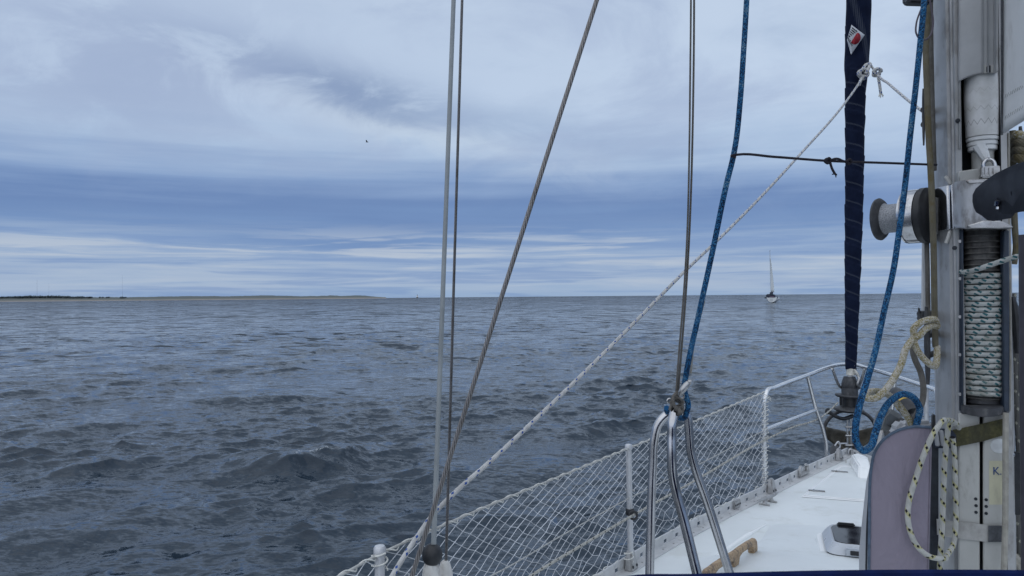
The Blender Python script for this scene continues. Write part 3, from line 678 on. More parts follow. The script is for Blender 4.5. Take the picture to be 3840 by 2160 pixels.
# teak handrail
hr = thing('teak_handrail', 'weathered wooden grab rail on the white coachroof', 'handrail', PZ(2800, 2090, DECK+.08))
hzz = lambda u, v: PZ(u, v, coach_z(PZ(u, v, DECK+.07)))
e1, e2 = hzz(2830, 2066), hzz(2760, 2122); dirh = (e1-e2); dirh.z = 0; dirh.normalize(); side_h = Vector((dirh.y, -dirh.x, 0))
base_ = e1-dirh*.02
prof = []   # silhouette in (along, up): looped rail
for (l, zt, zb_) in [(.02, .030, 0), (.012, .052, 0), (0, .056, 0), (-.036, .056, 0), (-.044, .056, .028), (-.07, .058, .034), (-.20, .058, .034), (-.235, .057, .026), (-.25, .056, 0), (-.305, .056, 0), (-.32, .057, .026), (-.36, .058, .034), (-.50, .058, .034), (-.535, .057, .026), (-.55, .056, 0), (-.61, .056, 0), (-.63, .05, 0)]: prof.append((l, zt, zb_))
g = G(); V_ = []; wdt = .013
for (l, zt, zb_) in prof:
    p = base_+dirh*l; p.z = coach_z(p)
    V_ += [p+side_h*wdt*.95+Z*zb_, p+side_h*wdt+Z*(zt-.010), p+side_h*wdt*.55+Z*zt, p-side_h*wdt*.55+Z*zt, p-side_h*wdt+Z*(zt-.010), p-side_h*wdt*.95+Z*zb_]
m = len(prof); F_ = [[i*6+j, i*6+(j+1) % 6, (i+1)*6+(j+1) % 6, (i+1)*6+j] for i in range(m-1) for j in range(6)]+[list(range(6))[::-1], [(m-1)*6+j for j in range(6)]]
g.add(V_, F_).build('rail', teak, hr, .002, seg=1)

# mooring cleat
cp = PZ(2868, 1893, DECK); t = thing('deck_cleat', 'silver horn mooring cleat on deck beside the pulpit post', 'cleat', cp)
dn = (PZ(2915, 1852, DECK+.035)-PZ(2845, 1880, DECK+.035)); dn.z = 0; L_ = dn.length; dn.normalize(); cs = Vector((dn.y, -dn.x, 0))
ctop = (PZ(2915, 1850, DECK+.035)+PZ(2843, 1880, DECK+.035))/2
G().tube([ctop-dn*L_*.55+Z*.004, ctop-dn*L_*.3, ctop, ctop+dn*L_*.3, ctop+dn*L_*.55+Z*.004], [.004, .009, .012, .010, .004], 10).build('horn', cast, t)
for k in (-1, 1):
    f0 = ctop+dn*L_*.2*k; f0.z = DECK+.005
    l = G().tube([f0+Z*.0, f0-dn*.012*k+Z*.032], [.012, .008], 10).build('leg', cast, t)
    G().tube([f0-cs*.0+cs*.03-dn*.0, f0-cs*.03], .006, 8).build('foot', cast, t)
# fairlead with four holes and open chock on the rail
t = thing('rail_fairlead', 'small grey block with four holes clamped on the toe rail', 'fairlead', PZ(2762, 1900, DECK))
s_ = rail_s(PZ(2762, 1900, DECK+.02)); d = rail_dir(s_); nn_ = Vector((d.y, -d.x, 0)); p = rail_at(s_)+nn_*.008; p.z = DECK+.028
G().box(p, d*.036, nn_*.010, Z*.021).build('block', cast, t, .004)
for k in range(4): G().lathe([(.0055, 0), (.0055, .002)], p+d*(.018*(k-1.5))+nn_*.0095, nn_, 10).build('hole', recess_dark, t)
t = thing('open_chock', 'open cast chock on the toe rail ahead of the cleat', 'chock', PZ(3015, 1785, DECK))
s_ = rail_s(PZ(3016, 1780, DECK+.02)); d = rail_dir(s_); nn_ = Vector((d.y, -d.x, 0)); p = rail_at(s_)+nn_*.012; p.z = DECK
G().box(p+Z*.022, d*.075, nn_*.012, Z*.010).build('bar', cast, t, .004)
for k in (-1, 1):
    q_ = p+d*.062*k
    G().tube([q_+Z*.03, q_+Z*.055, q_-d*.02*k+Z*.068, q_-d*.04*k+Z*.066], [.012, .011, .010, .005], 8).build('horn', cast, t)

# ------------------------------------------------------------------ stanchions and pulpit
def base_block(s_, parent, h=.085, name='base'):
    d = rail_dir(s_); nn_ = Vector((d.y, -d.x, 0)); p = rail_at(s_)+nn_*.022; p.z = DECK+.004
    o_ = [p-d*.032-nn_*.016, p+d*.032-nn_*.016, p+d*.032+nn_*.022, p-d*.032+nn_*.022]
    top_ = [p+Z*h-d*.016-nn_*.012, p+Z*h+d*.016-nn_*.012, p+Z*h+d*.016+nn_*.010, p+Z*h-d*.016+nn_*.010]
    b = G().prism(o_, None, top=top_).build(name, cast, parent, .005)
    for k in (-1, 1): G().lathe([(.0065, 0), (.0065, .003), (.003, .0035)], p+d*.017*k+nn_*.018+Z*.018, nn_+Z*.2, 8).build('bolt', recess_dark, b)
    return p+Z*h
def stanchion(top_p, lab, s_, black_ring=None):
    top_p = Vector(top_p); t = thing('stanchion', lab, 'stanchion', (rail_at(s_).x, rail_at(s_).y, DECK), 'stanchions along the rail')
    bp = base_block(s_, t)
    G().tube([bp-Z*.05, top_p], .0125, 12).build('post', stanch, t)
    G().lathe([(.0125, -.012), (.0155, -.010), (.0155, .004), (.012, .010), (.002, .012)], top_p, Z, 12).build('cap', stanch, t)
    G().tube([bp+Z*(.245)+S*.02, bp+Z*.245-S*.02], .004, 8).build('wire_eye', steel, t)
    if black_ring is not None:
        q_ = Vector(black_ring); G().lathe([(.016, -.014), (.018, -.010), (.018, .010), (.016, .014)], bp.lerp(top_p, (q_.z-bp.z)/(top_p.z-bp.z)), Z, 14).build('clamp', black, t)
        G().tube([q_+Vector((math.cos(k)*.015, math.sin(k)*.004, math.sin(k)*.015)) for k in np.linspace(0, 6.28, 13)[:-1]], .005, 8, closed=True, res=2).build('fairlead_ring', black, t)
ring_p = P(2375, 1932, 3.0)
stanchion(P(2357, 1675, 3.03), 'grey stanchion with a black rope ring in the middle of the netting', rail_s((.47, 3.09)), ring_p)
stanchion(P(1424, 2062, 1.79), 'short capped stanchion top at the bottom edge left of the shrouds', rail_s((-.32, 1.79)))

bright = simple('bright_steel', (.74, .745, .75, 1), .22, .8, 30, .06, 0, rvar=.06, dirt=(.45, .44, .43, 1), dirt_scale=26, dirt_lo=.58)
pp = thing('bow_pulpit', 'polished steel bow pulpit rail around the furled sail', 'pulpit', (2.2, 4.9, DECK))
toprail = [(2866, 1838, 4.30), (2866, 1700, 4.30), (2868, 1560, 4.30), (2870, 1490, 4.30), (2876, 1468, 4.32), (2902, 1456, 4.40), (3022, 1410, 4.80), (3126, 1372, 5.27), (3150, 1367, 5.38), (3185, 1366, 5.42), (3209, 1368, 5.38), (3243, 1378, 5.25), (3298, 1393, 4.95), (3400, 1426, 4.50), (3510, 1463, 4.1)]
G().tube([P(*q_) for q_ in toprail], .0135, 12, res=5).build('top_rail', bright, pp)
G().tube([P(3510, 1463, 4.1), P(3515, 1480, 4.08), P(3514, 1600, 4.06), P(3508, 1850, 4.04)], .0125, 10).build('post', bright, pp)
G().tube([P(u, v, d) for u, v, d in ((3029, 1412, 4.82), (3057, 1521, 4.92), (3091, 1631, 5.03), (3098, 1668, 5.05), (3098, 1715, 5.06))], .0125, 10).build('post', bright, pp)
G().tube([P(3357, 1412, 4.68), P(3350, 1500, 4.70), P(3336, 1610, 4.75), P(3330, 1730, 4.78)], .0125, 10).build('post', bright, pp)
G().tube([P(3474, 1455, 4.22), P(3474, 1700, 4.24)], .012, 10).build('post', stanch, pp)
G().tube([P(2872, 1610, 4.30), P(3060, 1538, 4.94)], .011, 10).build('mid_rail', bright, pp)
G().tube([P(3122, 1382, 5.27), P(3139, 1430, 5.33), P(3148, 1448, 5.36), P(3168, 1460, 5.40)], .010, 10).build('brace', bright, pp)
G().tube([P(3242, 1384, 5.24), P(3225, 1440, 5.32), P(3215, 1460, 5.36)], .010, 10).build('brace', bright, pp)
base_block(rail_s(PZ(2862, 1850, DECK)), pp); base_block(rail_s(PZ(3098, 1720, DECK))-.02, pp)

# lifelines
def line(name, pts, r, mat, label, cat, group=None, n=8, res=8):
    return tag(G().tube([P(*q_) for q_ in pts], r, n, res).build(name, mat), label, cat, group)
line('lifeline', [(1130, 2236, 1.50), (1270, 2162, 1.63), (1424, 2078, 1.79), (1650, 1975, 1.98), (1900, 1868, 2.28), (2150, 1766, 2.62), (2358, 1681, 3.02), (2600, 1582, 3.5), (2868, 1470, 4.28)], .0035, wirecov, 'upper wire lifeline that carries the top of the netting', 'lifeline')
line('lifeline', [(1700, 2225, 2.08), (1850, 2155, 2.22), (2100, 2012, 2.58), (2353, 1872, 3.02), (2600, 1752, 3.55), (2868, 1612, 4.28)], .0022, wirecov, 'thin lower wire lifeline behind the netting', 'lifeline')
line('furling_line', [(1880, 2232, 2.24), (1990, 2160, 2.36), (2180, 2046, 2.62), (2375, 1932, 3.0), (2600, 1806, 3.48), (2864, 1652, 4.22), (2960, 1607, 4.55), (3106, 1545, 5.16), (3142, 1510, 5.28)], .0052, r_furl, 'flecked white furling line running forward through the stanchion ring', 'rope', n=10)

# ------------------------------------------------------------------ safety netting
nt = thing('safety_netting', 'white diamond mesh safety netting laced between lifeline and toe rail', 'netting', (0.5, 3.05, DECK))
toppts = [P(*q_) for q_ in [(1130, 2236, 1.50), (1270, 2162, 1.63), (1424, 2078, 1.79), (1650, 1975, 1.98), (1900, 1868, 2.28), (2150, 1766, 2.62), (2358, 1681, 3.02), (2600, 1582, 3.5), (2866, 1470, 4.28)]]
tl = [0]
for i in range(1, len(toppts)): tl.append(tl[-1]+(toppts[i]-toppts[i-1]).length)
TL = tl[-1]
def top_at(x):
    x *= TL; i = max(0, min(int(np.searchsorted(tl, x, 'right'))-1, len(tl)-2)); return toppts[i].lerp(toppts[i+1], min(1, max(0, (x-tl[i])/(tl[i+1]-tl[i]))))
sb0, sb1 = rail_s((toppts[0].x, toppts[0].y)), rail_s(PZ(2858, 1850, DECK))
def bot_at(x):
    p = rail_at(sb0+(sb1-sb0)*x); return Vector((p.x, p.y, DECK+.052))
ROWS = 11; COLS = int(TL/.082)
jit = {}
def node(i, j):      # i along in half cells, j height 0..2*ROWS
    if (i, j) in jit: return jit[(i, j)]
    x = min(1, max(0, i/(2*COLS))); t = j/(2*ROWS)
    b_, t_2 = bot_at(x), top_at(x)
    p = b_.lerp(t_2, t)
    edge = math.sin(math.pi*t)
    slack = .010*edge + .012*max(0, .35-t)*rng.normal(0, 1)*2
    p += Vector((rng.normal(0, .0035), rng.normal(0, .0035), rng.normal(0, .0035)))*(.4+1.6*max(0, .45-t)) + S*(-.03*edge*math.sin(math.pi*x)) + Vector((0, 0, rng.normal(0, .006)*(1-t)))
    if j == 0: p.z += abs(rng.normal(0, .012))-.004
    jit[(i, j)] = p; return p
g = G()
for i in range(0, 2*COLS+1):
    for j in range(0, 2*ROWS):
        if (i+j) % 2: continue
        for di in (-1, 1):
            i2 = i+di
            if i2 < 0 or i2 > 2*COLS: continue
            a_, b_ = node(i, j), node(i2, j+1)
            g.tube([a_, b_], .00108, 5, sm=False, caps=False)
g.build('mesh', cordm, nt)['kind'] = 'stuff'
g = G(); k0 = None
for i in range(0, 2*COLS+1, 2):    # knots
    for j in range(0, 2*ROWS+1):
        ii = i+(j % 2)
        if ii > 2*COLS: continue
        p = node(ii, j); r_ = .0026
        g.add([p+Vector(q_)*r_ for q_ in ((1, 0, 0), (-1, 0, 0), (0, 1, 0), (0, -1, 0), (0, 0, 1), (0, 0, -1))], [[0, 2, 4], [2, 1, 4], [1, 3, 4], [3, 0, 4], [2, 0, 5], [1, 2, 5], [3, 1, 5], [0, 3, 5]])
g.build('knots', cordm, nt)['kind'] = 'stuff'
L = []
for i in range(2*COLS*2+1):
    x = i/(4*COLS); p = top_at(x); ph = i*math.pi/2
    L.append(p+Z*(.007*math.cos(ph)-.002)+S*.007*math.sin(ph))
G().tube(L, .0017, 6, res=3).build('top_lacing', cordw, nt)
for (x0, x1) in ((.0, .52), (.58, 1.)):
    L = []
    m = int(70*(x1-x0))
    for i in range(m+1):
        x = x0+(x1-x0)*i/m; p = bot_at(x); L.append(p+Z*((.006, -.008, .010, -.004)[i % 4]+rng.normal(0, .004))+S*rng.normal(0, .004))
    G().tube(L, .0022, 6, res=3).build('bottom_lacing', cordw, nt)
L = []   # lashing round the pulpit post
pa, pb = P(2866, 1835, 4.29), P(2870, 1475, 4.29)
for i in range(110):
    t = i/109; p = pa.lerp(pb, t); th = i*1.25; r_ = .0155+.003*abs(rng.normal()); L.append(p+Vector((math.cos(th)*r_, math.sin(th)*r_, rng.normal(0, .004))))
G().tube(L, .0021, 5, res=3).build('post_lashing', cordw, nt)
g = G()
for i in range(10):
    t = rng.uniform(0, 1); p = pa.lerp(pb, t); d = Vector((rng.normal(), rng.normal()*.4, rng.normal()*.7)).normalized(); g.tube([p, p+d*.025, p+d*.036+Z*-.01], .0011, 4)
g.build('loose_ends', cordw, nt)['kind'] = 'stuff'
for (u, v, d, pr) in ((1424, 2092, 1.785, 'a'), (2358, 2080, 3.04, 'b')):
    L = [P(u, v, d)+Vector((.019*math.cos(k*.8), .019*math.sin(k*.8), .003*k-.03)) for k in range(16)]
    G().tube(L, .0022, 5, res=2).build('stanchion_lashing', cordw, nt)

# ------------------------------------------------------------------ shrouds
def ext(p, q_, ztop): d = (q_-p); return p+d*((ztop-p.z)/d.z)
sa_, sb_ = P(1625, 2072, 1.85), P(1701, 0, 1.87)
t = thing('cap_shroud', 'thick shroud in a grey plastic tube with a black ball at its foot', 'shroud', (sa_.x, sa_.y, DECK), 'shrouds')
G().tube([sa_, sa_.lerp(sb_, .3), sa_.lerp(sb_, .6), ext(sa_, sb_, 6.5)], [.0068, .0062, .0058, .0058], 14, sm=False).build('tube_cover', tube_m, t)
G().lathe([(.0262*math.sin(q_), -.029*math.cos(q_)) for q_ in np.linspace(.35, 2.8, 11)], P(1621, 2080, 1.85), Z, 20).build('rubber_ball', black, t)
bt = P(1617, 2106, 1.85)
G().lathe([(.015, .0), (.020, -.012), (.0235, -.035), (.024, -.05)], bt, Z, 20).build('boot_top', white_pl, t)
G().lathe([(.0245, -.0505), (.0245, -.053)], bt, Z, 20).build('boot_seam', simple('rust', (.16, .05, .02, 1), .9), t)
G().lathe([(.024, -.0535), (.025, -.2), (.02, -.46)], bt, Z, 20).build('boot', white_pl, t)
sa2, sb2 = P(1671, 2110, 1.92), P(1733, 0, 1.95)
t = thing('inner_shroud', 'thin grey wire shroud just right of the tube covered one', 'shroud', (sa2.x, sa2.y, DECK), 'shrouds')
G().tube([sa2-Z*.03, sa2.lerp(sb2, .5), ext(sa2, sb2, 6.5)], [.0040, .0038, .0038], 10, sm=False).build('wire', w_small, t)
G().lathe([(.006, .012), (.013, .005), (.020, -.02), (.021, -.2), (.017, -.42)], P(1669, 2118, 1.92), Z, 18).build('boot', white_pl, t)
sa3, sb3 = P(1540, 2175, 1.75), P(2238, 0, 1.82)
t = thing('lower_shroud', 'thick twisted wire shroud slanting up to the right across the others', 'shroud', (sa3.x, sa3.y, DECK), 'shrouds')
G().tube([sa3, sa3.lerp(sb3, .5), ext(sa3, sb3, 6.3)], .0058, 14, sm=False).build('wire', w_big, t)
e_ = (sb3-sa3).normalized(); G().tube([sa3+e_*.01, sa3-e_*.1, sa3-e_*.45], [.010, .014, .014], 14).build('turnbuckle', steel, t)

# flag halyard pair
t = thing('halyard_pair', 'pair of thin grey halyards tied to the top of the steel tube frame', 'rope', P(2533, 1530, 1.8))
G().tube([P(u, v, 1.8) for u, v in ((2590, -420), (2591, 0), (2588, 300), (2585, 560), (2576, 900), (2562, 1130), (2548, 1300), (2534, 1490))], .0024, 8).build('strand', r_grey, t)
G().tube([P(u, v, 1.805) for u, v in ((2601, -420), (2603, 0), (2599, 400), (2592, 700), (2584, 900), (2570, 1130), (2555, 1320), (2541, 1490))], .0026, 8).build('strand', r_grey, t)
def knot(parent, name, mat, c, r, rad_, turns=3, ax=(0, 0, 1), seed=0):
    rg = np.random.default_rng(seed); L = []
    for k in range(turns*8+1):
        th = k*math.pi/4; L.append(Vector(c)+vR*(r*math.cos(th)*(1+.2*rg.normal()))+vU*(r*.8*math.sin(th)*(1+.2*rg.normal()))-vF*(r*.6*math.cos(th*.62+1)))
    return G().tube(L, rad_, 8, res=3).build(name, mat, parent)
knot(t, 'knot', r_grey, P(2536, 1510, 1.78), .013, .0034, 3, seed=3)
L = [P(u, v, d) for u, v, d in ((2540, 1470, 1.77), (2524, 1490, 1.765), (2530, 1525, 1.76), (2548, 1545, 1.762), (2560, 1535, 1.79), (2552, 1510, 1.81), (2530, 1500, 1.80), (2519, 1520, 1.77), (2512, 1538, 1.77))]
G().tube(L, .0042, 8).build('hitch', r_grey, t)
G().tube([P(2536+14*math.cos(k), 1545+10*math.sin(k), 1.775-.02*math.cos(k)) for k in np.linspace(0, 6.28, 14)[:-1]], .005, 8, closed=True).build('loop', r_grey, t)

# ------------------------------------------------------------------ steel tube frame (mast guard)
gb = thing('mast_guard_frame', 'three legged frame of bent polished steel tubes on deck', 'guard rail', P(2560, 2817, 1.82))
def leg(pts, r, name='leg'):
    L = [P(*q_) for q_ in pts]; d = (L[-1]-L[-2]).normalized(); L.append(L[-1]+d*((DECK+.2-L[-1].z)/d.z)); return G().tube(L, r, 16, res=6).build(name, chrome, gb)
leg([(2565, 1545, 1.86), (2530, 1543, 1.86), (2500, 1556, 1.86), (2468, 1592, 1.86), (2454, 1645, 1.86), (2448, 1741, 1.86), (2436, 2155, 1.84)], .0112)
leg([(2536, 1536, 1.80), (2530, 1545, 1.775), (2522, 1580, 1.76), (2519, 1640, 1.755), (2519, 1700, 1.75), (2522, 1775, 1.75), (2534, 1838, 1.75), (2562, 1940, 1.74), (2615, 2155, 1.72)], .0118)
leg([(2545, 1541, 1.86), (2565, 1545, 1.86), (2576, 1560, 1.86), (2583, 1605, 1.86), (2590, 1690, 1.86), (2606, 1753, 1.86), (2646, 1866, 1.86), (2737, 2152, 1.85)], .0112)
t = thing('snap_shackle', 'small steel snap shackle clipped against the blue rope', 'shackle', P(2560, 1450, 1.78))
G().tube([P(2548, 1480, 1.78), P(2560, 1462, 1.775), P(2572, 1446, 1.775), P(2582, 1434, 1.775)], [.006, .008, .008, .006], 10).build('body', steel, t)
G().tube([P(2556+9*math.cos(k), 1485+9*math.sin(k), 1.785) for k in np.linspace(0, 6.28, 11)[:-1]], .002, 6, closed=True).build('ring', steel, t)
G().tube([P(2511+9*math.cos(k), 1503+8*math.sin(k), 1.785) for k in np.linspace(0, 6.28, 11)[:-1]], .0022, 6, closed=True).build('ring', steel, t)
G().lathe([(.006, -.004), (.007, 0), (.006, .004)], P(2585, 1432, 1.775), vR, 10).build('swivel', steel, t)

# blue halyards
line('blue_halyard', [(2815, -420, 1.86), (2800, 0, 1.83), (2788, 200, 1.82), (2776, 373, 1.81), (2755, 560, 1.80), (2747, 600, 1.80), (2728, 675, 1.80), (2676, 924, 1.80), (2624, 1163, 1.80), (2571, 1416, 1.80), (2566, 1450, 1.80), (2572, 1485, 1.80), (2581, 1515, 1.80), (2574, 1550, 1.80), (2556, 1568, 1.84), (2528, 1558, 1.87), (2503, 1545, 1.85), (2500, 1530, 1.82)],
     .0068, r_blue, 'blue mottled halyard running down to the steel tube frame', 'rope', 'blue halyards', 12)
line('blue_halyard', [(2590, 1400, 1.815), (2600, 1300, 1.815), (2640, 1130, 1.815)], .0028, r_plain, 'cream cord lying along the lower end of the blue halyard', 'rope')
line('blue_halyard', [(3475, -300, 1.9), (3466, 0, 1.9), (3452, 150, 1.9), (3432, 345, 1.9), (3412, 520, 1.9), (3398, 660, 1.9), (3372, 865, 1.88), (3350, 1014, 1.87), (3316, 1163, 1.86), (3280, 1327, 1.84), (3250, 1431, 1.82), (3220, 1536, 1.80), (3208, 1610, 1.80), (3213, 1662, 1.80), (3237, 1690, 1.80), (3264, 1676, 1.81), (3282, 1625, 1.83), (3302, 1565, 1.86), (3338, 1506, 1.9), (3384, 1478, 1.92), (3428, 1494, 1.94), (3448, 1530, 1.95), (3440, 1580, 1.96), (3420, 1640, 1.98)],
     [.0072]*9+[.0074, .0077, .0080, .0083]+[.0086]*11, r_blue, 'blue mottled halyard hanging beside the mast in a low loop', 'rope', 'blue halyards', 12)

# black cord with knot
t = thing('tie_line', 'thin black cord stretched from the blue halyard across to the mast', 'cord', P(2745, 583, 1.8))
G().tube([P(2758, 590, 1.79), P(2743, 584, 1.785), P(2765, 580, 1.79), P(2900, 588, 1.82), P(3100, 603, 1.86), P(3320, 611, 1.92), P(3512, 618, 1.99)], .0031, 8).build('line', bung, t)
knot(t, 'knot', bung, P(3106, 602, 1.85), .0065, .0032, 2, seed=8)
G().tube([P(3110, 604, 1.85), P(3130, 596, 1.845), P(3165, 605, 1.86), P(3190, 608, 1.865)], .0032, 8).build('loop', bung, t)
G().tube([P(3112, 606, 1.85), P(3120, 632, 1.85), P(3132, 654, 1.85)], .0032, 8).build('tail', bung, t)
g = G()
for k in range(7): g.tube([P(3132, 652, 1.85), P(3132+rng.normal(6, 6), 658+rng.normal(0, 5), 1.85)], .0014, 4)
g.build('frayed_end', bung, t)
knot(t, 'hitch', bung, P(3184, 606, 1.86), .006, .003, 2, seed=5)

# ------------------------------------------------------------------ furled headsail on its stay
stay = [(1385, 3191, 19, 5.33), (1200, 3194, 24, 5.24), (1000, 3198, 28, 5.14), (800, 3202, 31, 5.04), (600, 3205, 33, 4.94), (420, 3206, 35, 4.85), (280, 3210, 38, 4.78), (255, 3213, 41, 4.77), (130, 3217, 43, 4.71), (0, 3219, 43.5, 4.64), (-300, 3224, 45, 4.49), (-900, 3232, 46, 4.2), (-2400, 3250, 46, 3.6)]
vs_ = [q_[0] for q_ in stay][::-1]
def st(v, k): return float(np.interp(v, vs_, [q_[k] for q_ in stay][::-1]))
fs = thing('furled_headsail', 'dark navy rolled headsail on the forestay with a maker patch', 'sail', P(3191, 1390, 5.33))
sm_, t_, b_ = newmat('navy_sailcover'); uv = t_.add('ShaderNodeUVMap').outputs[0]; u_, v_ = t_.sep(uv)[0:2]
hx = t_.math('FRACT', t_.math('SUBTRACT', u_, v_)); tri = t_.math('ABSOLUTE', t_.math('SUBTRACT', t_.math('FRACT', t_.math('MULTIPLY', v_, 46)), .5))
dl = t_.math('ABSOLUTE', t_.math('SUBTRACT', t_.math('SUBTRACT', hx, .30), t_.math('MULTIPLY', t_.math('SUBTRACT', tri, .25), .16)))
g_ = t_.add('ShaderNodeNewGeometry').outputs['Position']
cc = t_.mix(t_.ss(t_.noise(g_, 14, 5, .6), .3, .7), (.0050, .0095, .030, 1), (.009, .016, .044, 1)); b_.inputs['Specular IOR Level'].default_value = .2
cc = t_.mix(t_.math('MULTIPLY', t_.math('LESS_THAN', dl, .022), .22), cc, (.30, .33, .38, 1))
t_.put(b_.inputs['Base Color'], cc); b_.inputs['Roughness'].default_value = .85
bn = t_.add('ShaderNodeBump'); bn.inputs['Strength'].default_value = .4; bn.inputs['Distance'].default_value = .01; t_.put(bn.inputs['Height'], t_.noise(t_.scale(g_, (1, 1, .3)), 30, 4)); t_.l.new(bn.outputs[0], b_.inputs['Normal'])
g = G(); rows = []; NV = 520; NA = 28; vv = np.concatenate([np.linspace(1385, -320, NV-40), np.linspace(-340, -2400, 40)]); hel = 0; hels = []
for i, v in enumerate(vv):
    hels.append(hel)
    pitch_px = 60+22*np.interp(v, [0, 1385], [1, 0]);
    if v < 262: pitch_px = 900
    c = P(st(v, 1), v, st(v, 3)); r0 = st(v, 2)/FPX*st(v, 3)
    for k in range(NA+1):
        th = k/NA; saw = (hel-th) % 1
        r_ = r0*(1+.075*(saw-.5)) + r0*.022*math.sin(th*12.566+v*.013)*math.sin(v*.021)+r0*.018*math.sin(v*.045+th*6.283)
        rows.append(c+vR*(r_*math.cos(6.28318*th))-vF*(r_*math.sin(6.28318*th)))
    if i < NV-1: hel += abs(vv[i+1]-v)/pitch_px
m = NA+1
Fc = [[i*m+k, i*m+k+1, (i+1)*m+k+1, (i+1)*m+k] for i in range(NV-1) for k in range(NA)]
Uv = [[(hels[i], k/NA), (hels[i], (k+1)/NA), (hels[i+1], (k+1)/NA), (hels[i+1], k/NA)] for i in range(NV-1) for k in range(NA)]
roll = g.add(rows, Fc, Uv).build('rolled_sail', sm_, fs)
def on_roll(u, v, lift=.004):
    r_ = st(v, 2)*1.055; x_ = max(-.97, min(.97, (u-st(v, 1))/r_)); d = st(v, 3); rm = r_/FPX*d
    return P(u, v, d-rm*math.sqrt(1-x_*x_)-lift)
def patch(poly, name, mat, parent, lift):
    bm = bmesh.new(); vs2 = [bm.verts.new((u, v, 0)) for u, v in poly]; bm.faces.new(vs2)
    x0, x1 = min(p[0] for p in poly), max(p[0] for p in poly)
    for x_ in np.arange(x0+3, x1, 4): bmesh.ops.bisect_plane(bm, geom=bm.verts[:]+bm.edges[:]+bm.faces[:], plane_co=(x_, 0, 0), plane_no=(1, 0, 0))
    bm.verts.index_update(); g = G(); n = len(bm.verts)
    V_ = [on_roll(q_.co.x, q_.co.y, lift) for q_ in bm.verts]
    g.add(V_, [[q_.index for q_ in f_.verts] for f_ in bm.faces]); bm.free()
    o = g.build(name, mat, parent); md = o.modifiers.new('thickness', 'SOLIDIFY'); md.thickness = .0012; return o
pa_ = patch([(3193, 93), (3243, 131), (3191, 205), (3176, 150)], 'maker_patch', logo_w, roll, .004)
patch([(3214, 122)]+[(3204+23*math.cos(k), 145+22*math.sin(k)*1.0) for k in np.linspace(-1.05, 2.05, 12)]+[(3190, 160)], 'red_disc', red, pa_, .0058) if False else patch([(3214, 123), (3221, 124), (3226, 130), (3228, 139), (3226, 150), (3220, 160), (3211, 166), (3201, 166), (3190, 160)], 'red_disc', red, roll, .0062)
for k in range(5):
    u0, v0 = 3195.5-3.2*k, 102+7.5*k; ln_ = 24-4.4*k
    patch([(u0, v0), (u0+ln_*.85, v0+ln_*.62), (u0+ln_*.85-1.6, v0+ln_*.62+3.0), (u0-1.6, v0+3.0)], 'black_stripe', logo_k, roll, .0062)
# lettering along the lower edge of the patch
def text_mesh(body, size, fn, mat, name, parent):
    cu = bpy.data.curves.new(name, 'FONT'); cu.body = body; cu.size = size; cu.resolution_u = 2
    to = bpy.data.objects.new(name, cu); COL.objects.link(to); dg = bpy.context.evaluated_depsgraph_get(); dg.update()
    me = bpy.data.meshes.new_from_object(to.evaluated_get(dg)); COL.objects.unlink(to); bpy.data.objects.remove(to)
    g = G(); g.add([fn(p.co.x, p.co.y) for p in me.vertices], [list(f_.vertices) for f_ in me.polygons]); bpy.data.meshes.remove(me)
    o = g.build(name, mat, parent); md = o.modifiers.new('thickness', 'SOLIDIFY'); md.thickness = .0006; return o
dx, dy = .545, .839   # direction of the lettering in the picture plane of the patch
text_mesh('Jeckells', 13, lambda a, b: on_roll(3175.5+a*.46+b*.84, 141+a*.89-b*.55, .0064), logo_k, 'lettering', roll)
text_mesh('SAILMAKERS', 4.6, lambda a, b: on_roll(3171.5+a*.46+b*.84, 150+a*.89-b*.55, .0064), logo_k, 'lettering', roll) if False else None
# leech strip + white tape at tack
G().tube([on_roll(3258, 108, -.02), on_roll(3258, 160, -.02), on_roll(3257, 225, -.02), on_roll(3256, 250, -.02)], .004, 8).build('leech_tape', simple('leech_cream', (.36, .36, .26, 1), .8), fs)
G().lathe([(.032, -.012), (.030, .05), (.036, .058)], P(3191, 1400, 5.32), Z, 16).build('tack_tape', simple('tape_white', (.7, .68, .62, 1), .8), fs)
G().lathe([(.020, -.09), (.020, .0)], P(3188, 1398, 5.32), Z, 14).build('foil', stanch, fs)

# furling drum
fdn = thing('furling_drum', 'black headsail furling drum low on the forestay above the anchor', 'furler', P(3182, 1572, 5.35))
fc = P(3186, 1440, 5.33); km = 5.33/FPX
G().lathe([(20*km, 28*km), (24*km, 18*km), (28*km, 6*km), (29*km, -10*km), (27*km, -14*km), (29*km, -18*km), (29*km, -44*km)], fc, Z, 20).build('bell', greyblack, fdn)
G().lathe([(49*km, -40*km), (50*km, -44*km), (44*km, -50*km), (30*km, -50*km)], fc, Z+vR*.06, 24).build('upper_flange', greyblack, fdn)
G().lathe([(24*km, -50*km), (24*km, -88*km)], fc, Z, 18).build('spool', black, fdn)
for k in range(4):
    th = k*1.57+.5; o_ = fc+vR*(40*km*math.cos(th))+vF*(40*km*math.sin(th))
    G().tube([o_-Z*46*km, o_-Z*96*km], 4*km, 6).build('cage_bar', black, fdn)
G().lathe([(30*km, -84*km), (54*km, -92*km), (55*km, -97*km), (40*km, -105*km), (20*km, -106*km)], fc, Z+vR*.06, 24).build('lower_flange', greyblack, fdn)
G().tube([P(3104, 1541, 5.25), P(3120, 1553, 5.25), P(3160, 1570, 5.27), P(3198, 1560, 5.3)], [8*km, 6*km, 7*km, 8*km], 8).build('guide_arm', black, fdn)
G().tube([P(3105+8*math.cos(k), 1542+9*math.sin(k), 5.25) for k in np.linspace(0, 6.28, 11)[:-1]], 3*km, 6, closed=True).build('guide_eye', black, fdn)
